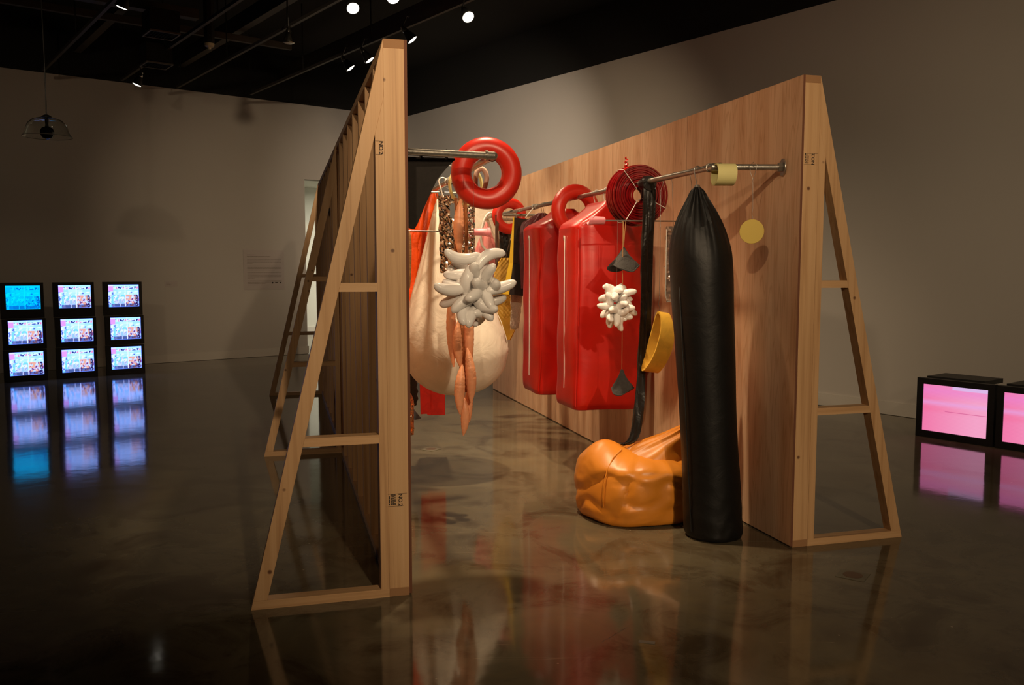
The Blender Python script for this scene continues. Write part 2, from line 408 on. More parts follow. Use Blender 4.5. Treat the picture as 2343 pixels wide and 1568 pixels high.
# ------------------------------------------------------------------ ceiling equipment
gi = 0
for n_, a0, nm in ((-6.0, -.75, 'leftmost'), (-5.02, -.75, 'second from left'), (-4.25, -.7, 'third from left'), (-3.22, -.9, 'rightmost')):
    t = thing('lighting_track', nm+' black lighting track running along the ceiling', 'track', G(-9, n_, 4.1), YG)
    bm = BM(); box(bm, -.018, .018, -9.8, 9+a0, 0, .035); obj('rail', bm, DUCT, t, smooth=0)
    bm = BM()
    for k in range(10): box(bm, -.006, .006, -9+k*1.9, -8.988+k*1.9, .035, .9)
    obj('hanger_rod', bm, DARKCEIL, t, smooth=0, kind='stuff')
bm = BM(); gbox(bm, -4.05, -3.93, -9.5, -5.0, 4.22, 4.32)
tag(obj('ceiling_conduit', bm, DUCT, smooth=0), 'pale grey conduit crossing the dark ceiling above the pendant', 'duct')
for n_ in (-6.9, -5.45, -4.0, -2.4):
    bm = BM(); gbox(bm, -13, -.1, n_-.05, n_+.05, 4.55, 4.75)
    tag(obj('ceiling_beam', bm, DUCT, smooth=0), 'dark steel beam above the lighting tracks', 'beam', 'steel beams in the dark ceiling')
for a_, w_ in ((-7.2, 'nearest'), (-5.6, 'middle'), (-2.6, 'farthest')):
    bm = BM(); gbox(bm, a_-.03, a_+.03, -9, -3.3, 4.42, 4.5)
    tag(obj('ceiling_pipe', bm, DUCT, smooth=0), w_+' thin dark pipe crossing below the ceiling beams', 'pipe')
for (a_, n_, lab) in ((-4.25, -5.47, 'larger square air vent grille in the dark ceiling, nearer the camera'), (-2.79, -5.12, 'smaller square air vent grille nearer the back wall')):
    t = thing('air_vent', lab, 'vent', G(a_, n_, 3.92), YG); t.scale = (.52, .52, .6)
    bm = BM()
    for q in ((-.3, .3, -.3, -.27), (-.3, .3, .27, .3), (-.3, -.27, -.27, .27), (.27, .3, -.27, .27)): box(bm, *q, 0, .03)
    obj('frame', bm, mat('vent_frame', (.10, .09, .075), .5), t, smooth=0)
    bm = BM(); box(bm, -.29, .29, -.29, .29, .05, .4); obj('duct_box', bm, DARKCEIL, t, smooth=0)
    me = None
    for k in range(9):
        x = -.24+k*.06
        if me is None:
            bm = BM(); hexa(bm, [(-.02, -.27, 0), (-.012, -.27, 0), (-.012, .27, 0), (-.02, .27, 0), (.012, -.27, .03), (.02, -.27, .03), (.02, .27, .03), (.012, .27, .03)])
            s = obj('slat', bm, DARKCEIL, t, smooth=0); me = s.data
        else: s = bpy.data.objects.new('slat', me); C.objects.link(s); s.parent = t
        s.location = (x, 0, 0)
bm = BM(); lathe(bm, [(.055, 0), (.05, -.03), (.02, -.045), (.015, -.06)], 16, off=G(-4.0, -4.88, 3.98)); lathe(bm, [(.055, 0), (.06, .01), (.06, 1.03)], 8, off=G(-4.0, -4.88, 3.98), mi=1, cap=False)
tag(obj('smoke_detector', bm, [mat('detector_plastic', (.4, .33, .2), .5), DARKCEIL]), 'small round smoke detector under the dark ceiling', 'detector')

def fixture(a_, n_, z, target, label, lit=True, power=0, ang=50, track_n=None):
    top = G(a_, n_ if track_n is None else track_n, 4.1)
    p = G(a_, n_, z); t = thing('track_spotlight', label, 'light', p, 0, None)
    d = (Vector(target)-p).normalized(); q = d.to_track_quat('-Z', 'Y').to_matrix().to_4x4()
    bm = BM(); lathe(bm, [(.058, -.05), (.062, -.045), (.058, -.02), (.036, .05), (.03, .065)], 20, cap=False)
    bm.transform(q); obj('reflector', bm, FIX if lit else CHROME, t)
    bm = BM(); lathe(bm, [(.03, .063), (.032, .08), (.022, .10), (.02, .125), (.006, .13)], 12); bm.transform(q); obj('socket', bm, CHROME, t)
    bm = BM(); lathe(bm, [(.0, -.058), (.03, -.056), (.056, -.046)], 20, cap=False); bm.transform(q); obj('lens', bm, LENS if lit else LENSOFF, t)
    bm = BM(); b0 = q @ Vector((0, 0, .12)); tube(bm, [b0, Vector((0, 0, .17))+b0*.4, top-p], .008, 8)
    obj('stem', bm, FIX, t)
    if power:
        L = bpy.data.lights.new('lamp_beam', 'SPOT'); L.energy = power; L.color = WARM; L.spot_size = R(ang); L.spot_blend = .7; L.shadow_soft_size = .05
        o = bpy.data.objects.new('lamp_beam', L); C.objects.link(o); o.parent = t; o.location = d*.07; o.rotation_euler = d.to_track_quat('-Z', 'Y').to_euler()
KI = K(2.4, 1.0, .8)
fixture(-5.30, -6.10, 3.9, G(-4.2, -7.2, 0), 'lit spotlight at the top edge above the left side, on the leftmost track', True, 14, 70)
fixture(-1.85, -5.09, 3.9, G(-1.4, -6.2, 1.0), 'lit spotlight hanging nearest the back wall above the televisions', True, 12, 80)
fixture(-6.49, -4.39, 3.9, G(-9.6, -5.3, .6), 'bright spotlight glaring at the camera left of the timber wall top', True, 75, 46)
fixture(-6.90, -4.20, 3.93, G(-9.8, -4.9, .6), 'bright spotlight cut off by the top edge of the photo', True, 75, 46)
fixture(-6.91, -3.39, 3.9, G(-10.2, -3.9, .6), 'bright spotlight glaring at the camera right of the timber wall top', True, 75, 46)
fixture(-5.90, -3.42, 3.9, G(-7.4, -1.2, .6), 'lit spotlight just right of the left timber wall top', True, 90, 60)
fixture(-4.84, -3.35, 3.9, G(-6.2, -1.4, .6), 'lit spotlight just left of the left timber wall top', True, 90, 60)
fixture(-4.34, -3.34, 3.9, G(-5.6, -1.2, .6), 'lit spotlight lowest in view, on the rightmost track', True, 90, 60)
fixture(-5.04, -4.39, 3.9, G(-5.04, -4.4, 0), 'unlit spotlight hanging from the third track', False)

# pendant lamp
p = G(-4.0, -6.55, 0); t = thing('pendant_lamp', 'clear glass dome pendant lamp with dark bulb hanging at upper left', 'lamp', (p.x, p.y, 2.80))
bm = BM(); prof = [(.045, .19), (.09, .185), (.14, .165), (.18, .125), (.198, .08), (.205, .045), (.225, .01), (.232, .0)]
lathe(bm, prof+[(r-.003, h-.003) for r, h in prof[::-1]], 40, cap=False); obj('glass_shade', bm, GLASS, t)
bm = BM(); torus(bm, .2315, .0025, 40, 6, Matrix.Rotation(pi/2, 4, 'X')); obj('shade_rim', bm, mat('glass_rim', (.12, .11, .09), .2), t)
bm = BM(); lathe(bm, [(.018, .22), (.045, .205), (.048, .19), (.02, .18), (.014, .12), (.02, .095)], 20); obj('socket', bm, FIX, t)
bm = BM(); lathe(bm, [(.02, .1), (.05, .085), (.066, .055), (.064, .02), (.045, -.012), (.0, -.028)], 24); obj('bulb', bm, mat('dark_bulb', (.006, .006, .007), .1), t)
bm = BM(); tube(bm, [(0, 0, .21), (.004, 0, .8), (-.004, 0, 1.6), (-.01, 0, 2.2)], .006, 8); obj('cord', bm, FIX, t)

# ------------------------------------------------------------------ timber walls
def text_mesh(name, body, size, M, parent, m=INK):
    cu = bpy.data.curves.new('t', 'FONT'); cu.body = body; cu.size = size; cu.align_x = 'CENTER'; cu.align_y = 'CENTER'; cu.offset = size*.015
    o = bpy.data.objects.new('t', cu); C.objects.link(o)
    bpy.context.view_layer.update()
    me = bpy.data.meshes.new_from_object(o.evaluated_get(bpy.context.evaluated_depsgraph_get()))
    bpy.data.objects.remove(o); me.transform(M); ob = link(name, me, m, parent); return ob
def stamp(parent, x, z, y, rot, wd=.085, seed=0, words=('NO.2', 'KD-HT')):
    """grade stamp on a face looking toward -y; the lettering runs up and down the stud"""
    rnd = random.Random(seed); bm = BM(); h = .056
    box(bm, x-wd/2, x+wd/2, y-.0006, y, z+h/2, z+h/2+.0012); box(bm, x-wd/2, x+wd*.3, y-.0006, y, z-h/2, z-h/2+.0012)
    k = 0; xs = x-wd/2+.004
    while xs < x+wd/2-.008:
        if not (abs(xs-(x+wd*.12)) < .021):
            zz = z-h/2+.006
            while zz < z+h/2-.01:
                l_ = rnd.uniform(.006, .016); box(bm, xs, xs+.0045, y-.0006, y, zz, zz+l_); zz += l_+.003
        xs += .0085
    o = obj('grade_stamp', bm, INK, parent, smooth=0)
    M = Matrix.Translation((x+wd*.12+.002, y-.0012, z)) @ Matrix.Rotation(rot, 4, 'Y') @ Matrix.Rotation(pi/2, 4, 'X')
    text_mesh('stamp_lettering', words[0], .024, M, o)
def timber_wall(origin, yaw, length, sx, npan, brace_y, label, stamps):
    t = thing('timber_wall', label, 'wall', origin, yaw)
    pw = length/npan; H = 2.438; X = lambda a, b: (min(a*sx, b*sx), max(a*sx, b*sx))
    for i in range(npan):
        bm = BM(); box(bm, *X(0, .0125), i*pw+.001, (i+1)*pw-.001, .008, H)
        for f in bm.faces:
            if abs(f.normal.x) < .5: f.material_index = 1
        bm.normal_update()
        for f in bm.faces: f.material_index = 0 if abs(f.normal.x) > .5 else 1
        o = obj('plywood_panel', bm, [PLY, PLYEDGE], t, smooth=0)
    for z0, nm in ((0, 'bottom_plate'), (H-.038, 'top_plate')):
        bm = BM(); box(bm, *X(.0125, .1015), 0, length, z0, z0+.038, bev=.0015); bm.normal_update()
        for f in bm.faces: f.material_index = 1 if abs(f.normal.y) > .9 else 0
        obj(nm, bm, [PINE_Y, PINE_END], t, smooth=0)
    n = round(length/.406); me = None
    for i in range(n+1):
        y = min(i*.406, length-.038)
        if me is None:
            bm = BM(); box(bm, *X(.0125, .1015), 0, .038, .038, H-.038, bev=.0015); o = obj('stud', bm, PINE, t, smooth=0); me = o.data
        else: o = bpy.data.objects.new('stud', me); C.objects.link(o); o.parent = t
        o.location = (0, y, 0)
        if i == 0: first = o
    x0 = .1018; bl = .595; k = bl/H
    ol = lambda z: bl*(1-z/H); il = lambda z: ol(z)-.06
    PX = lambda pts: [((x0+a)*sx, b) for a, b in pts]
    rnd = random.Random(3)
    for by in brace_y:
        b = BM(); prism(b, PX([(0, .038), (.038, .038), (.038, H*(1-(.038+.06)/bl)), (0, H*(1-.06/bl))]), 0, .062)
        o = obj('brace', b, PINE, t, smooth=0); o.location = (0, by, 0)
        b = BM(); prism(b, PX([(0, 0), (bl, 0), (ol(.038), .038), (0, .038)]), 0, .062); obj('brace_foot', b, PINE_X, o, smooth=0)
        b = BM(); prism(b, PX([(il(.038), .038), (ol(.038), .038), (0, H), (0, H*(1-.06/bl))]), 0, .062)
        bmesh.ops.bevel(b, geom=b.edges[:], offset=.001, segments=1, affect='EDGES'); obj('brace_diagonal', b, PINE, o, smooth=0)
        for zc in (.718, 1.385):
            b = BM(); prism(b, PX([(.038, zc-.019), (il(zc-.019), zc-.019), (il(zc+.019), zc+.019), (.038, zc+.019)]), .0, .062); obj('brace_rail', b, PINE_X, o, smooth=0)
    for (xx, zz, wd, sd, rot) in stamps: stamp(t, xx*sx, zz, -.0004, rot, wd, sd)
    return t
tl = timber_wall(PL+nL*.1015, YL, 6.6, -1, 5, (0, 3.15, 6.5), 'left freestanding timber wall, its bare studs and three braces facing the televisions',
            [(.062, .44, .085, 1, pi/2), (.122, 1.98, .034, 2, pi/2)])
tr = timber_wall(PR, YR, 6.27, 1, 5, (0, 3.1, 6.2), 'right freestanding timber wall with plywood face and a triangular brace at its near end',
            [(.056, 2.02, .08, 3, -pi/2)])
bm = BM()
for (s_, z_) in ((.9, 1.5), (2.7, .9)): lathe(bm, [(.008, 0), (.008, .01)], 8, 'X', (-.03, s_, z_))
bm.free()

# ------------------------------------------------------------------ pipe racks
def pipe_seg(t, a, b, r=.0165, nm='pipe'):
    bm = BM(); tube(bm, [a, b], r, 16); return obj(nm, bm, STEEL, t)
def fitting(t, p, d1, d2=None, nm='elbow'):
    bm = BM(); p = Vector(p)
    for d in (d1, d2):
        if d is None: continue
        d = Vector(d).normalized(); tube(bm, [p, p+d*.03, p+d*.031, p+d*.042], [.020, .020, .024, .024], 16)
    if d2 is not None: bmesh.ops.create_icosphere(bm, subdivisions=2, radius=.0205, matrix=Matrix.Translation(p))
    else:
        d = Vector(d1).normalized(); tube(bm, [p-d*.04, p-d*.03, p-d*.029, p], [.024, .024, .020, .020], 16)
    return obj(nm, bm, STEEL, t)
def flange(t, p, d):
    bm = BM(); d = Vector(d).normalized(); p = Vector(p)
    tube(bm, [p, p+d*.006], .045, 24); tube(bm, [p+d*.006, p+d*.028], [.026, .024], 6)
    return obj('flange', bm, STEEL, t)
ZP = 1.995
def rack(origin_d, pts, couplers, label, wall_x0, wall_x1):
    t = thing('pipe_rack', label, 'clothes rail', K(0, 0, 0), YR)
    P_ = [Vector((-d, s, ZP)) for s, d in pts]
    for i in range(len(P_)-1): pipe_seg(t, P_[i], P_[i+1])
    for i in range(1, len(P_)-1): fitting(t, P_[i], P_[i-1]-P_[i], P_[i+1]-P_[i])
    flange(t, P_[0], P_[1]-P_[0]); flange(t, P_[-1], P_[-2]-P_[-1])
    A, B = P_[1], P_[2]
    for f_ in couplers: fitting(t, A.lerp(B, f_), B-A, None, 'coupling')
    return t
rack(0, [(.156, .002), (.25, .36), (5.1, .42), (5.2, .002)], (.235, .62, .9), 'galvanised pipe rail fixed to the right timber wall', 0, 0)
rack(0, [(.085, 2.022), (.126, 1.578), (4.3, 1.45), (4.3, 2.07)], (.29, .62), 'galvanised pipe rail fixed to the left timber wall', 0, 0)
def PRd(s): return .36+(s-.25)*.06/4.85      # distance of the rails from the right wall
def PLd(s): return 1.578-(s-.126)*.128/4.17

def at(name, label, cat, s, d, z=0, rot=0, group=None): return thing(name, label, cat, K(s, d, z), YR+rot, group)
def wire(t, pts, r=.0013, m=WIRE, nm='wire'):
    bm = BM(); tube(bm, pts, r, 6); return obj(nm, bm, m, t)
def hook(t, x, z, drop, m=WIRE, r=.0018, R_=.021, dx=0, nm='hook'):
    """hook over a rail running along y at (x, z), shank ending at z-drop"""
    pts = [(x+R_*cos(a), 0, z+R_*sin(a)) for a in [R(-40)+i*R(220)/10 for i in range(11)]]
    pts += [(x-R_*.6+dx*.5, 0, z-R_-.01), (x+dx, 0, z-drop)]
    return wire(t, pts, r, m, nm)

# ------------------------------------------------------------------ inflated red rings
def ring(s, d, z, Ro, r, label, rz=0, tilt=0):
    t = at('inflated_ring', label, 'ring', s, d, z, rz, 'red inflated rings on the rails')
    bm = BM(); torus(bm, Ro-r, r, 72, 24, Matrix.Rotation(tilt, 4, 'X'), .012); o = obj('ring_body', bm, REDRING, t)
    bm = BM(); torus(bm, Ro-2*r-.0005, .0018, 60, 6, Matrix.Rotation(tilt, 4, 'X')); obj('seam', bm, REDRING, t)
    return t
d0, z0 = pk(1113, 397, .36); ring(.36, d0, z0, .178, .050, 'big red inflated ring on the left rail, nearest the camera', -.12, .05)
ring(2.23, PRd(2.2)+.02, 1.895, .195, .052, 'red inflated ring rising between the two red garment bags', .12)
ring(3.95, PRd(3.95)+.03, 1.955, .170, .048, 'farthest red inflated ring, half hidden behind the brown bag', .1)

# ------------------------------------------------------------------ dark red coil
t = at('tubing_coil', 'dark red coil of vinyl tubing tied with string on the right rail', 'coil', 1.22, PRd(1.2)-.01, 1.925, 0)
bm = BM(); rnd = random.Random(2)
for i in range(12):
    for j in range(5):
        torus(bm, .056+i*.0115+rnd.uniform(-.002, .002), .0068, 44, 6, Matrix.Translation((rnd.uniform(-.003, .003), -.056+j*.027+rnd.uniform(-.004, .004), rnd.uniform(-.003, .003))))
obj('windings', bm, DARKRED, t, kind='stuff')
for a_ in (R(128), R(238), R(-25)):
    bm = BM(); c_, s_ = cos(a_), sin(a_)
    pts = [(c_*r_, y_, s_*r_) for r_, y_ in ((.045, -.066), (.12, -.069), (.192, -.066), (.198, -.03), (.198, .03), (.192, .062), (.1, .064), (.045, .062), (.042, 0))]
    tube(bm, pts, .0022, 6, closed=True); obj('tie_string', bm, WHITES, t)
bm = BM(); pts = [(-.085+.006*cos(k*1.1), -.03+.006*sin(k*1.1), .145+k*.0042) for k in range(22)]; tube(bm, pts, [.011-.0003*k for k in range(22)], 8)
obj('loose_end', bm, RED, t)

# ------------------------------------------------------------------ red garment bags
def garment_bag(s0, s1, z0, z1, zp, label, seed):
    sm = (s0+s1)/2; hy = (s1-s0)/2; t = at('garment_bag', label, 'garment bag', sm, .36, 0)
    hx = .262
    def disp(v):
        k = 1.0 if v.z < z1 else .35
        return Vector((nz(v.y*2, v.z*1.2, seed, 3)*.016*k, nz(v.x*2.5, v.z*1.0, seed+5, 2.5)*.018*k+sin(v.x*34+seed)*.005*(v.z-z0)*k, nz(v.x, v.y, seed, 4)*.008))
    bm = BM()
    keys = [(z0-.004, hx*.93, hy*.93), (z0+.012, hx, hy), (z0+.12, hx+.006, hy+.008), ((z0+z1)/2, hx, hy), (z1-.10, hx, hy), (z1, hx*.97, hy*.99), (z1+(zp-z1)*.4, hx*.62, hy*.97), (z1+(zp-z1)*.8, hx*.26, hy*.93), (zp, .04, hy*.8)]
    loft(bm, [(a, b, c, 0, 0) for a, b, c in keys], 72, 7, disp=disp, p=7)
    obj('bag_body', bm, RED, t, smooth=50)
    bm = BM(); pts = [(-hx-.008+nz(0, z_, seed, 2)*.006, -hy*.02+.012*nz(z_, 1, seed, 2), z_) for z_ in [z1-.07-i*(z1-z0-.2)/26 for i in range(27)]]
    tube(bm, pts, .0032, 6); z_ = obj('zipper', bm, WHITES, t)
    bm = BM(); box(bm, -hx-.016, -hx-.008, -.006, .004, z1-.10, z1-.065, bev=.001); obj('zipper_pull', bm, WIRE, z_)
    # piping along the front vertical edge
    bm = BM(); pts = [(-hx*.985, -hy*.985, z_) for z_ in [z0+.03+i*(z1-z0-.06)/20 for i in range(21)]]; pts = [Vector(p)+disp(Vector(p)) for p in pts]; tube(bm, pts, .004, 6); obj('piping', bm, RED, t)
    for yy in (-hy*.45, hy*.35):
        bm = BM(); c_ = Vector((0, yy, ZP)); R_ = .024
        pts = [c_+Vector((R_*cos(a), 0, R_*sin(a))) for a in [R(-30)+i*R(210)/10 for i in range(11)]]+[c_+Vector((-.022, 0, -.035)), Vector((-.01, yy, zp-.01))]
        tube(bm, pts, .004, 8); obj('hanger_hook', bm, WHITEP, t)
    return t
garment_bag(1.60, 2.06, .50, 1.76, 1.925, 'nearer shiny red garment bag with white zipper, closest to the coil', 1)
garment_bag(2.42, 2.92, .49, 1.79, 1.925, 'farther shiny red garment bag with white zipper, beyond the ring', 9)

# ------------------------------------------------------------------ tall black bag
t = at('tall_bag', 'tall black vinyl tube bag hanging to the floor by the right wall', 'bag', .305, .282)
bm = BM()
dx = lambda z: -.085*(z/1.9)**1.0; dy = lambda z: .10*(z/1.9)
prof = [(0, .135), (.012, .150), (.06, .160), (.25, .158), (.6, .153), (1.0, .160), (1.3, .168), (1.5, .170), (1.6, .158), (1.69, .132), (1.77, .095), (1.84, .056), (1.885, .034), (1.905, .014)]
def wrb(th, z, u):
    g = max(0, min(1, (z-1.45)/.4)); return g*(.015+.075*g*g)*(sin(30*th+3*sin(3*th))+.5*sin(17*th+1))+.02*nz(cos(th), sin(th), z*3, 1.5)*(1-g)+.012*sin(z*60+4*nz(cos(th)*2, sin(th)*2, z*2))*max(0, .7-z)*1.2
loft(bm, [(z, r, r, dx(z), dy(z)) for z, r in prof], 96, 8, wr=wrb)
obj('bag_body', bm, BLACKV, t, smooth=60)
bm = BM(); pts = [(dx(z)-.158*(1 if z < 1.45 else .9)-.002, dy(z)-.05, z) for z in [.05+i*.1 for i in range(15)]]; tube(bm, pts, .004, 6); obj('seam', bm, BLACKV, t)
bm = BM(); lathe(bm, [(.012, 1.895), (.018, 1.905), (.012, 1.918)], 12, off=(dx(1.9), dy(1.9), 0)); obj('gather_tie', bm, WIRE, t)
hk = hook(t, dx(1.9), ZP, .085, r=.003, R_=.022); hk.location = (0, dy(1.9), 0)

# ------------------------------------------------------------------ orange bean bag
t = at('bean_bag', 'slumped orange leatherette bean bag on the floor behind the black bag', 'bean bag', .83, .50)
bm = BM()
def dispb(v):
    a = math.atan2(v.y, v.x); up = max(0, min(1, v.z/.38))
    lobe = math.exp(-((v.x+.24)**2+(v.y-.02)**2)/.022)*.085*up           # upright corner on the left
    dent = math.exp(-((v.x-.02)**2+(v.y-.03)**2)/.012)*-.05*up+.045*math.exp(-((v.x-.22)**2+(v.y+.05)**2)/.02)*up
    rg = 1-abs(nz(cos(a)*1.3+4, sin(a)*1.3+v.z*3, v.z*3, 1.3))*3.2
    rg2 = 1-abs(nz(cos(a)*3+9, sin(a)*3, v.z*9+a, 1.3))*4
    up2 = min(1, v.z/.06); pinch = (-.020*max(0, rg)**2-.006*max(0, rg2)**2)*up2+.007
    rad = Vector((v.x, v.y, 0)); rad = rad.normalized() if rad.length > .01 else rad
    return Vector((0, 0, lobe+dent))+rad*(pinch+.02*nz(v.x, v.y, v.z+3, 3.5))+Vector((0, 0, .012*nz(v.x, v.y, 2, 6)))
keys = [(0, .30, .28), (.01, .335, .31), (.05, .36, .33), (.14, .372, .34), (.24, .362, .33), (.31, .34, .32), (.355, .27, .25), (.38, .17, .16), (.39, .05, .05), (.391, .003, .003)]
loft(bm, [(a, b, c, 0, 0) for a, b, c in keys], 96, 7, disp=dispb, p=2.3)
obj('bag_body', bm, ORANGEV, t, smooth=60)
bm = BM()
keys = [(.26, .30, .26, .05, 0), (.36, .26, .22, .10, -.02), (.44, .20, .15, .19, -.08), (.52, .12, .09, .26, -.16), (.62, .055, .045, .31, -.24), (.8, .03, .03, .335, -.27), (1.0, .012, .012, .335, -.27)]
loft(bm, keys, 64, 6, wr=lambda th, z, u: .08*sin(9*th+2*sin(2*th))*min(1, max(0, (z-.3)*4)))
obj('bag_neck', bm, ORANGEV, t, smooth=60)
bm = BM(); tube(bm, [dispb(Vector((cos(R(215))*r_, sin(R(215))*r_, z_)))+Vector((cos(R(215))*r_, sin(R(215))*r_, z_)) for r_, z_ in ((.384, .12), (.388, .18), (.380, .24), (.345, .315), (.275, .362), (.18, .388))], .0035, 6); obj('seam', bm, ORANGEV, t)
wire(t, [(.335, -.27, .99), (.25, -.28, 1.4), (.167, -.27, 2.01)], .0015, WIRE)

# ------------------------------------------------------------------ black straps
t = at('black_strap', 'long black vinyl strap hanging from the right rail onto the bean bag', 'strap', 1.045, PRd(1.0), 0)
def ribbon(bm, pts, wds, th, tw=0):
    """flat ribbon through pts, width along x"""
    pts = interp([tuple(p)+(w_,) for p, w_ in zip(pts, wds)], 8); n = len(pts)-1
    def fn(u, v):
        x, y, z, w_ = pts[round(v*n)]; return Vector((x+(u-.5)*w_, y+.006*nz(u*2, z*4, tw, 2), z))
    sheet(bm, fn, 6, n, th)
bm = BM(); ribbon(bm, [(0, .03, 1.9), (0, .0, ZP+.022), (-.016, -.032, 1.93), (-.020, -.028, 1.6), (-.022, -.022, 1.2), (-.045, -.055, .9), (-.092, -.14, .68), (-.135, -.20, .53), (-.185, -.245, .455), (-.245, -.26, .435)], [.05, .055, .042, .040, .042, .05, .06, .062, .06, .045], .012)
obj('front_strap', bm, BLACKS, t, smooth=60)
bm = BM(); ribbon(bm, [(.014, .03, 1.92), (.014, .0, ZP+.026), (.022, -.022, 1.93), (.022, .0, 1.6), (.022, .01, 1.2), (.020, .01, .96)], [.045, .045, .052, .048, .046, .046], .010, 4)
obj('rear_strap', bm, BLACKS, t, smooth=60)
bm = BM(); lathe(bm, [(.045, -.04), (.05, 0), (.04, .05)], 12, 'Y', (0, 0, ZP-.012)); obj('knot', bm, BLACKS, t)

# ------------------------------------------------------------------ rods with pink cups
def rod_cup(s, dw, dcup, z, label, bite=False, seed=0):
    t = at('wall_rod', label, 'rod', s, dcup, z, 0, None); x1 = dcup-dw
    bm = BM(); tube(bm, [(0, 0, 0), (x1, 0, .004)], .0048, 10); obj('steel_rod', bm, WIRE, t)
    sg = 1 if dw < dcup else -1
    bm = BM(); prof = [(.0, 0), (.020, 0), (.0225, .004), (.025, .085), (.029, .086), (.029, .105), (.024, .108), (.021, .10), (.019, .01), (0, .01)]
    lathe(bm, [(r, -h*sg) for r, h in prof], 28, 'X', cap=False)
    if bite:
        for v in bm.verts:
            if v.co.x < -.08: v.co.x += .03*max(0, sin(math.atan2(v.co.z, v.co.y)*1.0+.6))
    obj('pink_cup', bm, PINKP, t); return t
dc, zc = pk(1383, 505, 1.08); rod_cup(1.08, .0, dc, zc, 'steel rod with a pink cup, sticking out of the right wall below the coil', True)
dc, zc = pk(1084, 531, 1.55); rod_cup(1.55, 2.04, dc, zc, 'steel rod with a pink cup, sticking out of the left wall beside the silver foil')
dc2, zc2 = pk(1043, 441, 1.60)
bm = BM(); tube(bm, [K(1.6, 2.04, zc2), K(1.6, dc2-.02, zc2)], .0045, 10); tag(obj('wall_rod', bm, WIRE), 'bare thin steel rod above the silver foil on the left wall', 'rod')

# ------------------------------------------------------------------ felt cones on cords
def felt_cone(px, py, s, Rb, h, cord_to, label, seed, two=False, tz=0):
    d, z = pk(px, py, s); t = at('felt_cone', label, 'cone', s, d, z, tz)
    bm = BM(); n = 40
    prof = [(.004, 0), (.010, -.008), (Rb*.35, -h*.38), (Rb*.66, -h*.66), (Rb*.93, -h*.86), (Rb*1.02, -h)]
    full = prof+[(r-.005, hh) for r, hh in prof[::-1][:-1]]+[(.001, -.012)]
    lathe(bm, full, n, cap=False)
    for v in bm.verts:
        a = math.atan2(v.co.y, v.co.x); k = min(1, -v.co.z/h)
        q = 1+k*(.16*sin(3*a+seed)+.05*sin(5*a)); v.co.x *= q; v.co.y *= q*.75; v.co.z += k*.02*sin(2*a+seed)
    obj('cone_body', bm, FELT, t, smooth=70)
    bm = BM(); pts = []
    for k in range(40):
        a = 2*pi*k/40; q = 1+.16*sin(3*a+seed)+.05*sin(5*a); pts.append((Rb*1.02*cos(a)*q, Rb*1.02*sin(a)*q*.75, -h+.02*sin(2*a+seed)))
    tube(bm, pts, .0045, 6, closed=True); obj('hem', bm, FELT, t)
    top = cord_to-z
    wire(t, [(0, 0, 0), (-.003, 0, top)], .0019, CORD, 'cord')
    if two: wire(t, [(0, 0, 0), (.012, 0, top)], .0019, CORD, 'cord')
    return t
zr = 1.757
felt_cone(1427, 565, 1.10, .092, .132, zr, 'wide dark felt cone hanging above the right balloon cluster', 1.0, True)
felt_cone(1423, 845, 1.07, .068, .135, zr, 'smaller grey felt cone hanging lowest, over the bean bag', 2.6)

# ------------------------------------------------------------------ balloon clusters
def bent(bm_len, r, bend):
    bm = BM(); n = 18; pts = []; rr = []
    for i in range(n+1):
        u = (1-cos(pi*i/n))/2; a = (u-.5)*bend; Rr = bm_len/max(bend, .01)
        pts.append((Rr*sin(a), 0, Rr*(1-cos(a)))); e = min(u, 1-u)*bm_len
        rr.append(r*(.10 if e < 1e-6 else min(1, math.sqrt(max(.01, 1-(1-min(1, e/r))**2)))*(1.08-.42*abs(2*u-1)**1.6)))
    tube(bm, pts, rr, 12); bmesh.ops.recalc_face_normals(bm, faces=bm.faces)
    me = bpy.data.meshes.new('balloon'); bm.to_mesh(me); bm.free()
    me.polygons.foreach_set('use_smooth', [True]*len(me.polygons)); me.materials.append(WHITEB); return me
def cluster(px, py, s, w2, h2, L_, r, n, label, top, seed, extra=()):
    d, z = pk(px, py, s); t = at('balloon_cluster', label, 'balloons', s, d, z, 0, 'white balloon clusters')
    mes = [bent(L_*k, r, b) for k, b in ((1.1, 1.1), (1.3, 1.7), (.95, .8), (1.15, 2.1))]; rnd = random.Random(seed)
    for i in range(n):
        # golden-angle directions around a vertical core, pointing outward
        ph = i*2.399+rnd.uniform(-.3, .3); cz = 1-2*(i+.5)/n; cz = cz*.95; q = math.sqrt(1-cz*cz)
        dv = Vector((cos(ph)*q, sin(ph)*q, cz)); c_ = Vector((dv.x*w2*.58, dv.y*w2*.5, dv.z*h2*.66))
        dirv = (Vector((dv.x, dv.y, dv.z*.8))+Vector((rnd.uniform(-.7, .7), rnd.uniform(-.7, .7), rnd.uniform(-.7, .5)))).normalized()
        o = bpy.data.objects.new('balloon', mes[i % 4]); C.objects.link(o); o.parent = t
        o.location = c_; o.rotation_euler = dirv.to_track_quat('X', 'Z').to_euler(); o.rotation_euler.rotate_axis('X', rnd.uniform(0, 6.28))
    for (x, y_, z_, rx, ry, rz, k) in extra:
        o = bpy.data.objects.new('balloon', mes[k]); C.objects.link(o); o.parent = t; o.location = (x, y_, z_); o.rotation_euler = (rx, ry, rz)
    wire(t, [(0, 0, 0), (0, 0, top-z)], .0008, WIRE, 'line')
    return t
cluster(1084, 668, .15, .155, .185, .145, .0265, 30, 'larger cluster of white balloons hanging in front of the cream bag', ZP, 11,
        [(-.07, -.05, .155, .3, .1, .0, 1), (.05, -.06, .17, 2.9, -.5, .1, 1), (-.13, -.05, .01, .2, .1, .1, 0), (.12, -.05, .02, 1.2, -.3, 0, 0)])
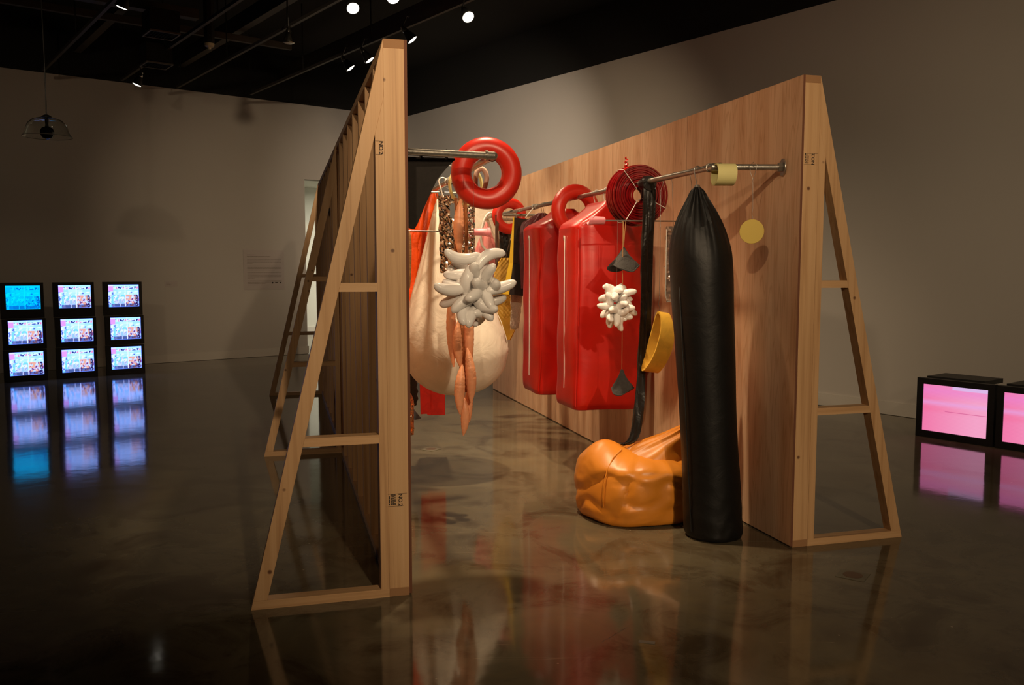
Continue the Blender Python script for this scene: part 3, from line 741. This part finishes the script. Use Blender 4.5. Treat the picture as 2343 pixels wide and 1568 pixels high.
cluster(1411, 697, 1.05, .115, .165, .118, .0215, 32, 'smaller cluster of white balloons in front of the nearer red bag', zr, 23)

# ------------------------------------------------------------------ yellow oval band, clear bag, disc, roll
d, z = pk(1507, 784, .93); t = at('oval_band', 'yellow foam oval band hanging between the strap and the black bag', 'foam band', .93, d, z, R(-5))
bm = BM()
def band(u, v):
    a = 2*pi*u; k = 1+.05*sin(a)
    p = Vector(((v-.5)*.10*(1-.35*max(0, sin(a))), .072*cos(a)*k, .175*sin(a))); p.x += .014*cos(2*a)+.012*sin(a); return Matrix.Rotation(R(9), 3, 'Y') @ p
sheet(bm, band, 64, 6, .012); obj('band_body', bm, YELL, t, smooth=50)
hk = wire(t, [(0, 0, .17), (.004, 0, .21), (-.006, 0, .235), (0, 0, .26), (0, 0, ZP-z-.06), (.014, 0, ZP-z-.02), (.018, 0, ZP-z+.014), (0, 0, ZP-z+.022), (-.018, 0, ZP-z+.01)], .0016)
d, z = pk(1541, 510, .72); t = at('clear_bag', 'crinkled clear plastic bag half hidden behind the tall black bag', 'bag', .72, d, z)
bm = BM()
def cb_(u, v):
    x = (u-.5)*.09; zz = -.02-v*.44; return Vector((x+.006*nz(v*9, u, 2), .02*abs(nz(u*2, v*9, 3, 1.6))+.008*abs(nz(u*6, v*18, 1, 1)), zz))
rc = random.Random(8); sheet(bm, lambda u, v: cb_(u, v)+Vector((0, rc.uniform(-.005, .005), 0)), 8, 36); obj('bag_sheet', bm, mat('crinkled_clear_film', (.72, .55, .45), .14, .55), t, smooth=20)
bm = BM(); tube(bm, [(-.045, -.008, -.04), (-.047, -.008, -.42), (-.035, -.008, -.455), (.04, -.008, -.455)], .004, 8); obj('clear_edge', bm, WHITEP, t)
hook(t, 0, ZP-z, ZP-z+.02, r=.0014)
d, z = pk(1720, 530, .16); t = at('gold_disc', 'thin gold disc hanging on a wire from the near end of the right rail', 'disc', .16, d, z, R(-42))
bm = BM(); lathe(bm, [(.0, -.002), (.062, -.002), (.0635, 0), (.062, .002), (0, .002)], 48, 'Y', cap=False); obj('disc_plate', bm, YELLD, t)
wire(t, [(0, 0, .058), (.004, 0, .068), (-.002, 0, .09), (.003, 0, .12), (0, 0, .25), (.0, 0, ZP-z-.07), (.012, 0, ZP-z-.03), (.02, 0, ZP-z+.005), (.0, 0, ZP-z+.021), (-.018, 0, ZP-z+.005), (-.014, 0, ZP-z-.03), (0, 0, ZP-z-.07)], .0014)
t = at('foam_roll', 'pale yellow foam roll wrapped round the rail elbow', 'roll', .215, .315, ZP-.042, R(-14))
bm = BM()
def rl(u, v):
    a = u*4*pi*1.05; r_ = .055-.006*u; return Vector(((v-.5)*.10+.006*sin(a), r_*cos(a+1), r_*sin(a+1)))
sheet(bm, rl, 80, 3, .003); obj('roll_sheet', bm, YELLP, t, smooth=50)

# ------------------------------------------------------------------ left rail: cream teardrop
t = at('teardrop_bag', 'giant cream teardrop bag hanging from the left rail', 'bag', 1.9, 1.385)
bm = BM()
def wrt(th, z, u):
    g = max(0, (z-1.0)/.9); return .035*g*sin(14*th+2*sin(2*th))+.012*nz(cos(th)*2, sin(th)*2, z*2, 1.6)+.02*math.exp(-((z-.95)/.16)**2)*(max(0, cos(th-2.8))**20+max(0, cos(th+.15))**20)*sin(z*50)
keys = [(.601, .01, .01), (.615, .12, .12), (.66, .22, .22), (.74, .305, .30), (.86, .35, .345), (.97, .352, .345), (1.1, .325, .32), (1.28, .262, .26), (1.5, .175, .17), (1.7, .10, .10), (1.84, .05, .05), (1.91, .022, .022), (1.93, .012, .012)]
tx = lambda z: -.115*max(0, (z-.9)/1.03)
loft(bm, [(a, b, c, tx(a), 0) for a, b, c in keys], 88, 6, wr=wrt); obj('bag_body', bm, CREAM, t, smooth=60)
for ang in (R(150), R(-8), R(262)):
    bm = BM(); tube(bm, [(tx(z)+cos(ang)*(r_+.003), sin(ang)*(r_+.003), z) for z, r_ in ((.80, .33), (.88, .353), (.97, .356), (1.1, .329), (1.28, .266), (1.5, .18))], .0035, 6); obj('seam', bm, CREAM, t)
hook(t, -.119, ZP, .075, r=.003)

# ------------------------------------------------------------------ salmon sausage chain
s_ = .97; t = at('sausage_chain', 'chain of stuffed salmon fabric sausages on rust ribbons, left rail', 'sculpture', s_, 1.55)
def sausage(px, y0, y1, wpx, px1=None, s2=s_, dy_=0):
    d0, z0 = pk(px, y0, s2); d1, z1 = pk(px if px1 is None else px1, y1, s2)
    A = Vector((1.55-d0, s2-s_+dy_, z0)); B = Vector((1.55-d1, s2-s_+dy_, z1)); r = wpx/403/2
    bm = BM(); n = 26; pts = []; rr = []; ln = (A-B).length
    for i in range(n+1):
        u = i/n; p = A.lerp(B, u); p.x += .010*sin(u*pi)*(1 if int(px) % 2 else -1); pts.append(p)
        rr.append(r*(sin(pi*min(max(u, .012), .985))**.62)*(1+.05*sin(u*70+px)+.04*nz(u*9, px, 0)))
    tube(bm, pts, rr, 16); return obj('sausage', bm, SALMON, t, smooth=60)
for a in ((1054, 455, 585, 24, 1052, .95, 0), (1056, 575, 700, 24, 1046), (1034, 660, 840, 23, 1038, .99, 0), (1048, 735, 842, 22, 1054, .95, 0), (1080, 690, 842, 24, 1079, .97, .03), (1070, 640, 760, 22, 1066, .97, .06),
          (1069, 797, 922, 25, 1078, .94, 0), (1058, 835, 948, 25, 1053, .92, 0), (1063, 910, 999, 21, 1063, .95, .03), (1082, 880, 970, 21, 1078, .97, .05)): sausage(*a)
for (xa, xb, ya, yb) in ((1046, 1044, 452, 600), (1067, 1070, 452, 640), (1060, 1062, 600, 840), (1066, 1068, 620, 900), (1058, 1056, 690, 860), (1073, 1074, 600, 700)):
    d0, z0 = pk(xa, ya, s_); d1, z1 = pk(xb, yb, s_); bm = BM()
    ribbon(bm, [(1.55-d0, .03, z0), ((3.1-d0-d1)/2+.004, .034, (z0+z1)/2), (1.55-d1, .03, z1)], [.018, .02, .016], .003, xa); obj('ribbon', bm, RIBBON, t)
bm = BM(); torus(bm, .026, .010, 24, 8, Matrix.Translation((0, .03, ZP-.008))); obj('hanging_loop', bm, RIBBON, t)
bm = BM(); d0, z0 = pk(1056, 452, s_); tube(bm, [(0, .03, ZP-.03), (1.55-d0, .03, z0+.01), (1.55-d0, .02, z0-.03)], .012, 8); obj('hanging_ribbon', bm, RIBBON, t)

# pale yellow hoop and cream padded loop on the left rail
d, z = pk(1066, 424, 1.15); t = at('foam_hoop', 'thin pale yellow foam hoop on the left rail behind the big ring', 'hoop', 1.15, d, z, .15)
bm = BM(); sheet(bm, lambda u, v: Vector((.105*cos(2*pi*u), (v-.5)*.03, .118*sin(2*pi*u))), 48, 2, .008); obj('hoop_band', bm, YELLP, t, smooth=50)
d, z = pk(1100, 408, .75); t = at('padded_loop', 'cream padded loop seen through the big red ring', 'loop', .75, d, z, 0)
bm = BM(); pts = [(-.026, .0, -.06), (-.03, 0, -.02), (-.022, 0, .03), (0, 0, .052), (.022, 0, .04), (.034, 0, .005), (.026, 0, -.035), (.014, 0, -.075)]
tube(bm, [Vector(p) for p in [tuple(q) for q in interp(pts, 4)]], .0135, 12); obj('loop_body', bm, vinyl('blush_fabric', (.72, .47, .36), .45, 10, .1), t)

# silver foil sheet with a hole
d, z = pk(1024, 447, 1.37); t = at('foil_sheet', 'crumpled silver foil sheet with an oval hole, hanging on the left rail', 'foil', 1.37, d, z)
bm = BM()
def fs(u, v):
    x = (u-.5)*.115+.006*nz(v*8, 1, 2); return Vector((x+.012*v, .018*abs(nz(u*2.5, v*8, 5, 1.5))+.010*abs(nz(u*5, v*15, 1, 1)), -v*.475))
rf = random.Random(4)
sheet(bm, lambda u, v: fs(u, v)+Vector((0, rf.uniform(-.007, .007), 0)), 10, 40, 0, keep=lambda u, v: ((u-.93)/.34)**2+((v-.20)/.115)**2 > 1); obj('foil_body', bm, FOIL, t, smooth=0)
hook(t, -.03, ZP-z, ZP-z+.005, WHITEP, .004, .024)
d, z = pk(1072, 452, 1.62); t = at('foil_strip', 'narrow crumpled silver foil strip behind the sausage chain', 'foil', 1.62, d, z)
bm = BM(); sheet(bm, lambda u, v: Vector(((u-.5)*.085+.004*nz(v*9, 2, 1), .022*abs(nz(u*3, v*8, 9, 1.6)), -v*.36))+Vector((0, rf.uniform(-.007, .007), 0)), 8, 32, 0); obj('foil_body', bm, FOIL, t, smooth=0)
wire(t, [(0, 0, -.004), (d-PLd(1.62), 0, ZP-z)], .0015)

# orange drape
t = at('orange_drape', 'gathered bright orange cloth draped over the left rail', 'cloth', 2.30, 1.6)
bm = BM(); keys = [(1.08, .19, .10, -.16, 0), (1.16, .21, .11, -.15, 0), (1.35, .21, .10, -.12, 0), (1.6, .17, .09, -.06, 0), (1.8, .12, .07, .03, 0), (1.95, .075, .055, .09, 0), (2.03, .05, .045, .105, 0), (2.045, .02, .02, .105, 0)]
loft(bm, keys, 110, 7, wr=lambda th, z, u: .26*abs(sin(9*th+3*nz(cos(th), sin(th), z*2, 1.4)+z*3))*(1-.4*u)+.10*nz(cos(th)*3, sin(th)*3, z*7, 1)); obj('cloth', bm, ORANGEC, t, smooth=60)
# charcoal felt on the cross pipe
bm = BM(); pl = [pk(x, y, .19) for x, y in ((1041, 350), (1036, 370), (1024, 381), (1010, 394), (998, 412), (988, 432), (978, 454), (968, 476), (960, 497), (953, 514), (946, 526), (936, 522), (925, 517))]
pl.append((2.005, pl[-1][1])); pl.append((2.005, ZP-.012)); pl[0] = (pl[0][0], ZP-.012)
prism(bm, [(-(d-1.8), z) for d, z in pl], -.004, .03); bmesh.ops.bevel(bm, geom=bm.edges[:], offset=.004, segments=2, affect='EDGES')
t = at('felt_drape', 'charcoal felt piece with a curved edge hanging under the left cross pipe', 'felt', .165, 1.8); obj('felt_body', bm, FELTD, t)
bm = BM(); 
for x in (-.12, .0): torus(bm, .022, .004, 20, 6, Matrix.Translation((x, -.02, ZP)) @ Matrix.Rotation(pi/2, 4, 'Z'))
obj('loop', bm, FELTD, t)
# brown cork roll beside the near stud
d, z = pk(934, 528, .55); t = at('cork_roll', 'tan textured roll just behind the near left stud', 'roll', .60, d, z)
bm = BM(); loft(bm, [(-.30, .012, .012, -.01, 0), (-.28, .022, .02, -.006, 0), (-.12, .024, .022, 0, 0), (-.03, .022, .02, 0, 0), (0, .016, .014, 0, 0)], 24, 5, wr=lambda th, z, u: .08*nz(cos(th)*3, sin(th)*3, z*40, 1)); obj('roll_body', bm, vinyl('tan_cork', (.42, .22, .08), .8, 50, .6), t)
wire(t, [(0, 0, -.01), (.0, 0, .35), (2.0-2.0+.34, 0, ZP-z)], .0012)

# low items at the foot of the left rail
d0, z1 = pk(955, 860, 2.8); d1, z0 = pk(1018, 948, 2.8)
t = at('red_banner', 'flat red cloth banner, its lower end showing below the teardrop bag', 'cloth', 2.8, (d0+d1)/2)
hw = (d0-d1)/2
bm = BM(); sheet(bm, lambda u, v: Vector(((u-.5)*2*hw*(1-.10*(1-v) if u < .5 else 1)+(.012*(1-v) if u < .5 else 0), .012*sin(u*5+v*2), .31+v*1.2+(.012 if u < .3 else 0)*(1-v))), 16, 30, .004); obj('cloth', bm, vinyl('flat_red_cloth', (.52, .012, .004), .6, 20, .1), t, smooth=60)
wire(t, [(0, 0, 1.5), (0, 0, ZP)], .002)
d, z = pk(946, 928, 2.6); t = at('grey_bundle', 'dark grey wrapped bundle with diagonal folds behind the near left stud', 'bundle', 2.6, d+.02, z)
bm = BM(); loft(bm, [(0, .035, .03, 0, 0), (.02, .05, .04, 0, 0), (.12, .052, .045, 0, 0), (.24, .045, .04, -.01, 0), (.34, .02, .02, -.02, 0)], 40, 8, wr=lambda th, z, u: .10*sin(z*110+2.2*cos(th))); obj('bundle_body', bm, FELT, t, smooth=60)
wire(t, [(-.02, 0, .33), (0, 0, ZP-z)], .002)
d, z = pk(938, 924, 2.2); t = at('grey_cone', 'blue-grey felt cone low down at the edge of the near left stud', 'cone', 2.2, d, z)
bm = BM(); lathe(bm, [(.004, 0), (.035, -.05), (.078, -.105), (.074, -.106), (.03, -.055), (.001, -.006)], 28, cap=False); obj('cone_body', bm, vinyl('blue_grey_felt', (.075, .078, .085), .85, 40, .3), t, smooth=60)
wire(t, [(0, 0, 0), (0, 0, ZP-z)], .0015, CORD, 'cord')
d, z = pk(941, 998, 2.0); t = at('copper_foil', 'crumpled copper foil column nearest the floor beside the left stud', 'foil', 2.05, d+.01, z)
bm = BM(); loft(bm, [(0, .028, .025, 0, 0), (.01, .034, .03, 0, 0), (.1, .036, .03, 0, 0), (.24, .034, .03, 0, 0), (.3, .01, .01, 0, 0)], 36, 8, wr=lambda th, z, u: .22*nz(cos(th)*2, sin(th)*2, z*22, 1.3)); obj('foil_body', bm, COPPER, t, smooth=25)
wire(t, [(0, 0, .29), (0, 0, ZP-z)], .0015)

# ------------------------------------------------------------------ far end of the right rail
t = at('shelf_bag', 'brown and black two tier hanging bag with a bright yellow side', 'bag', 3.30, .50)
def pt(x, y, s): d, z = pk(x, y, s); return Vector((.5-d, s-3.30, z))
A = [pt(1177, 498, 3.22), pt(1213, 503, 3.22), pt(1174, 603, 3.22), pt(1216, 606, 3.22), pt(1165, 674, 3.22), pt(1222, 680, 3.22)]
dep = Vector((0, .20, 0)); dt = Vector((0, .03, 0)); dm = Vector((0, .12, 0))
bm = BM(); hexa(bm, [A[2], A[3], A[3]+dm, A[2]+dm, A[0], A[1], A[1]+dt, A[0]+dt]); obj('upper_tier', bm, BROWN, t, smooth=0)
bm = BM(); hexa(bm, [A[4], A[5], A[5]+dep, A[4]+dep, A[2]-Vector((0, 0, .003)), A[3], A[3]+dm, A[2]+dm-Vector((0, 0, .003))]); obj('lower_tier', bm, mat('black_brown_vinyl', (.010, .006, .004), .6), t, smooth=0)
o_ = Vector((-.004, 0, 0)); o2 = Vector((-.0005, 0, 0))
bm = BM(); hexa(bm, [A[2]+o_, A[2]+o2, A[2]+dm+o2, A[2]+dm+o_, A[0]+o_, A[0]+o2, A[0]+dt+o2, A[0]+dt+o_]); hexa(bm, [A[4]+o_, A[4]+o2, A[4]+dep+o2, A[4]+dep+o_, A[2]+o_, A[2]+o2, A[2]+dm+o2, A[2]+dm+o_]); obj('yellow_side', bm, YELLB, t, smooth=0)
wire(t, [(.01, -.05, A[0].z), (.11, -.03, ZP+.015), (.14, 0, ZP+.02)], .0045, WHITEP, 'white_cord'); 
bm = BM(); tube(bm, [K(3.75, .55, 1.95), K(3.75, .0, 1.955)], .012, 12); tag(obj('short_rail', bm, STEEL), 'short pale steel rail crossing behind the farther red bag', 'rail')
t = at('maroon_garment', 'maroon cloth garment on wire hangers beyond the farther red bag', 'garment', 3.07, .40)
bm = BM(); loft(bm, [(1.30, .16, .04, 0, 0), (1.6, .17, .045, 0, 0), (1.82, .16, .04, 0, 0), (1.88, .10, .03, 0, 0), (1.93, .03, .02, 0, 0)], 60, 6, wr=lambda th, z, u: .14*sin(10*th+z*5)); obj('cloth', bm, vinyl('maroon_cloth', (.10, .008, .012), .5, 20, .3), t, smooth=60)
for yy in (-.02, .03):
    o = hook(t, .02, ZP, .09, r=.002); o.location = (0, yy, 0)
# waffle foam
t = at('waffle_foam', 'yellow convoluted foam sheet hanging at the far end of the right rail', 'foam', 3.65, .55)
bm = BM(); L0 = [pk(x, y, 3.65) for x, y in ((1150, 590), (1130, 650), (1133, 715), (1150, 760), (1162, 778))]; R0 = [pk(x, y, 3.65) for x, y in ((1192, 590), (1192, 650), (1190, 715), (1182, 745), (1166, 778))]
LL = interp([(.55-a, b) for a, b in L0], 16); RR = interp([(.55-a, b) for a, b in R0], 16)
def wf(u, v):
    i = round(v*64); a = LL[i]; b = RR[i]; x = a[0]+(b[0]-a[0])*u; z = a[1]+(b[1]-a[1])*u; bp = sin(x*190)*sin(z*150)*.009 if z > 1.02 else 0
    return Vector((x, .06*(1-u)-bp, z))
sheet(bm, wf, 36, 64, .012); obj('foam_body', bm, YELL, t, smooth=70)
wire(t, [(0, .02, L0[0][1]-.01), (.1, 0, ZP)], .0015)
d, z = pk(1182, 755, 3.35); t = at('fur_strip', 'white fur strip hanging below the brown bag', 'fur', 3.42, d, z)
bm = BM(); rnd = random.Random(7); loft(bm, [(0, .01, .01, 0, 0), (.02, .035, .03, 0, 0), (.12, .042, .03, .01, 0), (.3, .05, .03, .02, 0), (.34, .03, .02, .02, 0)], 40, 10, wr=lambda th, z, u: .25*noise.noise(Vector((cos(th)*6, sin(th)*6, z*30)))); 
obj('fur_core', bm, FUR, t, smooth=70)
bm = BM()
for k in range(420):
    a = rnd.uniform(0, 6.28); h = rnd.uniform(.0, .32); r_ = .033+.03*h; b = Vector((cos(a)*r_+.02*h/.3, sin(a)*.024, h+.01)); e = b+Vector((cos(a)*.012, sin(a)*.012, -rnd.uniform(.02, .035)))
    q = Vector((-sin(a), cos(a), 0))*.0012; f = [bm.verts.new(p) for p in (b-q, b+q, e)]; bm.faces.new(f)
obj('fur_hair', bm, FUR, t, smooth=0, kind='stuff')
wire(t, [(.02, 0, .33), (.02, 0, ZP-z)], .0015)
# straps and ruffles
def strap(x0, x1, ya, yb, s, m, name, label, cat='strap'):
    d0, z1 = pk(x0, ya, s); d1, z0 = pk(x1, yb, s); t = at(name, label, cat, s, (d0+d1)/2); hw = abs(d0-d1)/2
    bm = BM(); sheet(bm, lambda u, v: Vector(((u-.5)*2*hw, .006*nz(u*2, v*9, s, 1), z0+(z1-z0)*v)), 5, 30, .006); obj('strap_body', bm, m, t, smooth=60)
    wire(t, [(0, 0, z1), ((d0+d1)/2-PRd(s), 0, ZP)], .0015)
strap(1133, 1141, 492, 655, 3.9, vinyl('brown_leather', (.085, .035, .018), .5, 20, .2), 'brown_strap', 'narrow brown leather strap at the far end of the right rail')
strap(1142, 1150, 500, 630, 4.05, BLACKS, 'thin_black_strap', 'thin black strap right beside the brown leather strap')
d, z = pk(1158, 650, 4.15); t = at('ruffled_bag', 'black crinkled bag beneath the farthest red ring', 'bag', 4.15, d, z)
bm = BM(); loft(bm, [(0, .03, .03, 0, 0), (.02, .045, .04, 0, 0), (.3, .045, .04, 0, 0), (.5, .04, .035, 0, 0), (.56, .01, .01, 0, 0)], 48, 9, wr=lambda th, z, u: .12*sin(z*95+2*cos(2*th))+.1*nz(cos(th)*2, sin(th)*2, z*15, 1)); obj('bag_body', bm, BLACKV, t, smooth=50)
wire(t, [(0, 0, .55), (d-PRd(4.15), 0, ZP-z)], .0015)
# pink drape, white blob, white hose
d, z = pk(1113, 508, 4.3); t = at('pink_drape', 'pink cloth gathered to a point at the far end', 'cloth', 4.3, d, z)
bm = BM(); loft(bm, [(-.72, .11, .05, .03, 0), (-.5, .13, .06, .02, 0), (-.3, .10, .05, .0, 0), (-.14, .055, .035, .0, 0), (-.04, .018, .016, 0, 0), (0, .006, .006, 0, 0)], 72, 7, wr=lambda th, z, u: .22*sin(7*th+2*sin(2*th)+z*6)*(1-.3*u)); obj('cloth', bm, PINK, t, smooth=60)
wire(t, [(0, 0, -.01), (d-PRd(4.3), 0, ZP-z)], .0015)
d, z = pk(1112, 545, 5.0); t = at('pale_cushion', 'large pale stuffed form behind the pink cloth', 'cushion', 5.0, d, z)
bm = BM(); loft(bm, [(-.42, .02, .02, 0, 0), (-.38, .10, .07, 0, 0), (-.2, .155, .10, 0, 0), (.1, .16, .10, 0, 0), (.3, .15, .09, 0, 0), (.40, .09, .06, 0, 0), (.43, .02, .02, 0, 0)], 56, 7, wr=lambda th, z, u: .05*nz(cos(th)*2, sin(th)*2, z*6, 1)); obj('cushion_body', bm, CREAM, t, smooth=60)
wire(t, [(0, 0, .40), (d-PRd(5.0), 0, ZP-z)], .0015)
t = at('white_hose', 'bent white hose hooked over the far rail', 'hose', 4.1, .6)
pts = [(x, y) for x, y in ((1131, 494), (1126, 488), (1117, 490), (1109, 502), (1104, 520), (1100, 540), (1103, 560), (1112, 573), (1121, 582))]
P3 = []
for x, y in pts: d, z = pk(x, y, 4.1); P3.append((.6-d, 0, z))
bm = BM(); tube(bm, [tuple(q) for q in interp(P3, 4)], .012, 10); obj('hose_body', bm, WHITEP, t)

# ------------------------------------------------------------------ televisions
def scene_color(u, v, cy, rnd):
    """colour of the picture on the stacked screens: a busy room full of hanging shapes; u right, v up"""
    y = 1-v
    c = Vector((.45, .80, 1.0))
    if y < .30:
        c = Vector((.55, .88, 1.0))
        if u < .16: c = Vector((.95, .35, .62)) if y > .06 else Vector((.9, .8, .9))
        elif .08 < y < .18:
            k = nz(u*13, y*9, 3)
            if k > .12: c = Vector((.03, .03, .12))
            elif k < -.28: c = Vector((1, .25, .25))
            else: c = Vector((.85, .95, 1))
        elif y > .2: c = Vector((.95, .97, 1)) if int(y*60) % 2 and .3 < u < .75 else Vector((.45, .8, .98))
    elif y < .45:
        k = nz(u*10, y*14, 8); c = Vector((.10, .12, .3)) if k > .33 else Vector((.55, .85, 1)) if k > -.1 else Vector((.95, .95, 1))
    else:
        k = nz(u*12, y*7, 1); k2 = nz(u*16, y*11, 6)
        if u > .56: c = Vector((1, .42, .16)) if k > .08 else Vector((.25, .06, .10)) if k2 > .12 else Vector((.55, .75, .98)) if k2 < -.12 else Vector((.9, .8, .85))
        else: c = Vector((.25, .72, .98)) if k > .12 else Vector((.94, .94, .98)) if k2 > -.12 else Vector((.10, .16, .30)) if k < -.22 else Vector((.72, .62, .62))
        if .2 < u < .52 and y > .66: c = c*.45+Vector((.50, .48, .42))*.55
        if .88 < u < .96 and abs(k2) < .3: c = Vector((.03, .02, .05))
        if y > .86 and abs(nz(u*9, 4, 4)) < .2: c = c*.2+Vector((0, 0, .04))
    if abs(u-.545) < .012: c = Vector((1, .95, .95))
    if cy: g = (c.x+c.y*1.6+c.z)/3.6; c = Vector((0, .10+g*.62, .55+g*1.0))
    if min(u, 1-u) < .012 or min(v, 1-v) < .015: c = Vector((.25, .45, 1.0)) if not cy else Vector((0, .55, .95))
    return Vector((c.x*.78, c.y*.95, c.z*2.1)) if not cy else c
def pink_color(u, v, k):
    y = 1-v; c = Vector((.93, .20, .42)).lerp(Vector((.95, .38, .60)), min(1, u*1.2)); c = c.lerp(Vector((.88, .24, .66)), max(0, 1-abs(y-.12)/.2)*.6)
    c = c.lerp(Vector((.80, .42, .85)), max(0, 1-abs(y-.38)/.08)*.55)
    c = c.lerp(Vector((.95, .15, .32)), max(0, 1-abs(y-.52)/.1)*.4*(1-u))
    if k == 0 and y < .07 and u > .45: c = Vector((.75, .50, .85))
    if k == 0 and abs(y-.545) < .008 and u > .35: c = Vector((.65, .10, .28))
    return c*(1+.04*sin(y*240))
def vcmat(name, st):
    m = mat(name, (0, 0, 0), .12); t = NT(m); a = t.n('Attribute', attribute_name='picture'); t.l(a.outputs['Color'], t.b.inputs['Emission Color']); t.b.inputs['Emission Strength'].default_value = st; return m
SCR = vcmat('glowing_screen', 1.15); SCRP = vcmat('glowing_pink_screen', .95)
def screen(parent, w_, h_, nu, nv, fn, m, bulge=.006):
    bm = BM(); sheet(bm, lambda u, v: Vector(((u-.5)*w_, -bulge*(1-(2*u-1)**2)*(1-(2*v-1)**2), (v-.5)*h_)), nu, nv)
    bmesh.ops.recalc_face_normals(bm, faces=bm.faces)
    o = obj('screen', bm, m, parent, smooth=60, recalc=False); me = o.data
    ca = me.color_attributes.new('picture', 'FLOAT_COLOR', 'POINT'); vals = []
    for v in me.vertices:
        c = fn(v.co.x/w_+.5, v.co.z/h_+.5); vals += [c.x, c.y, c.z, 1]
    ca.data.foreach_set('color', vals); return o
def tv(loc, rz, w_, h_, dep, sw, sh, scx, scz, label, group, fn, m, nu=72, nv=52, hump=False):
    t = thing('television', label, 'television', loc, rz, group)
    bm = BM(); x0, x1 = -w_/2, w_/2; bx = .018
    # front frame around the tube
    a, b = scx-sw/2, scx+sw/2; c_, d_ = scz-sh/2, scz+sh/2
    for q in ((x0, a, 0, h_), (b, x1, 0, h_), (a, b, 0, c_), (a, b, d_, h_)): box(bm, q[0], q[1], 0, .05, q[2]+.001, q[3]-.001)
    bmesh.ops.remove_doubles(bm, verts=bm.verts, dist=1e-5); obj('bezel', bm, BLACKP, t, smooth=0)
    bm = BM(); k = .86
    hexa(bm, [(x0+.004, .05, .004), (x1-.004, .05, .004), (x1*k, dep*.45, .004), (x0*k, dep*.45, .004), (x0+.004, .05, h_-.004), (x1-.004, .05, h_-.004), (x1*k, dep*.45, h_*.93), (x0*k, dep*.45, h_*.93)])
    hexa(bm, [(x0*k, dep*.45, .004), (x1*k, dep*.45, .004), (x1*.6, dep, .004), (x0*.6, dep, .004), (x0*k, dep*.45, h_*.93), (x1*k, dep*.45, h_*.93), (x1*.6, dep, h_*.78), (x0*.6, dep, h_*.78)])
    if hump: box(bm, x0*.98, x1*.55, dep*.30, dep*.95, h_*.93, h_+.002)
    obj('housing', bm, BLACKP, t, smooth=0)
    s = screen(t, sw, sh, nu, nv, fn, m); s.location = (scx, .010, scz)
    bm = BM()
    for kx in range(4): box(bm, scx-.03+kx*.02, scx-.02+kx*.02, -.003, .002, .018, .026)
    obj('button', bm, mat('button_plastic', (.02, .02, .022), .3), t, smooth=0)
    return t
cols = [(-6.44, 'left'), (-5.83, 'middle'), (-5.215, 'right')]
rowz = [(0, .415, 'bottom'), (.417, .403, 'centre'), (.822, .468, 'top')]
rr_ = random.Random(1)
for ci, (n_, cn) in enumerate(cols):
    for ri, (z_, h_, rn) in enumerate(rowz):
        cy = (ci == 0 and ri == 2)
        lab = f'{rn} television in the {cn} stack of the nine' if not cy else 'television with an all cyan picture, top of the left stack'
        scz = [.232, .225, .272][ri]
        tv(G(-1.2, n_+(0, .004, -.006)[ri], z_), YG, .50, h_-.003, .44, .395, .305, .012, scz, lab, 'stacked televisions', (lambda u, v, cy=cy: scene_color(u, v, cy, rr_)), SCR)
for k, (a_, lab) in enumerate(((-10.475, 'television with a striped pink screen on the floor, the whole one at right'), (-11.14, 'pink screened television cut off by the right edge'))):
    tv(G(a_, -.85, 0), YG-pi/2, .648, .517, .52, .54, .405, 0, .262, lab, 'pink televisions on the floor', (lambda u, v, k=k: pink_color(u, v, k)), SCRP, 60, 90, True)

# ------------------------------------------------------------------ floor outlets
def outlet(s, d, rz, label):
    t = thing('floor_outlet', label, 'floor plate', K(s, d, .0008), rz)
    bm = BM(); box(bm, -.065, .065, -.065, .065, 0, .0015); obj('plate', bm, mat('worn_brass_plate', (.13, .12, .085), .45), t, smooth=0)
    bm = BM(); lathe(bm, [(.045, .0015), (.045, .0026), (.03, .003)], 20); obj('lid', bm, mat('outlet_lid', (.10, .06, .035), .5), t)
outlet(-.44, -.05, .95, 'square brass floor outlet in front of the right timber wall')
outlet(2.98, 1.37, .95, 'square floor outlet inside the aisle near the left stud')

# ------------------------------------------------------------------ marks on the concrete
def floor_at(x, y):
    u = (x-1171.5)/F; v = (784-y)/F; c_, s_ = cos(PITCH), sin(PITCH); r = Vector((u, c_+v*s_, -s_+v*c_)); return r*(-CAMH/r.z)+Vector((0, 0, CAMH))
p = floor_at(1480, 1470); t = thing('tape_strip', 'short pale tape strip stuck to the floor in the foreground', 'tape', (p.x, p.y, .0006), -.25)
bm = BM(); box(bm, -.032, .032, -.012, .012, 0, .0006, bev=.0002); obj('tape', bm, mat('grey_tape', (.11, .095, .07), .6), t, smooth=0)
t = thing('scuff_mark', 'broken black scuff line on the foreground floor left of the tape', 'scuff', (0, 0, .0005)); bm = BM(); rnd = random.Random(6)
a = floor_at(1378, 1470); b = floor_at(1445, 1430); c = floor_at(1512, 1437)
for k in range(15):
    q = a.lerp(b, k/14)+Vector((rnd.uniform(-.003, .003), rnd.uniform(-.004, .004), 0)); l_ = (b-a).normalized()*rnd.uniform(.003, .008); n_ = Vector((-l_.y, l_.x, 0)).normalized()*rnd.uniform(.001, .0025)*(1.5-k/14)
    v = [bm.verts.new(Vector((w_.x, w_.y, 0))) for w_ in (q-l_-n_*.4, q-n_, q+l_, q+n_)]; bm.faces.new(v)
obj('scuff', bm, mat('rubber_scuff', (.012, .010, .008), .5), t, smooth=0, kind='stuff')
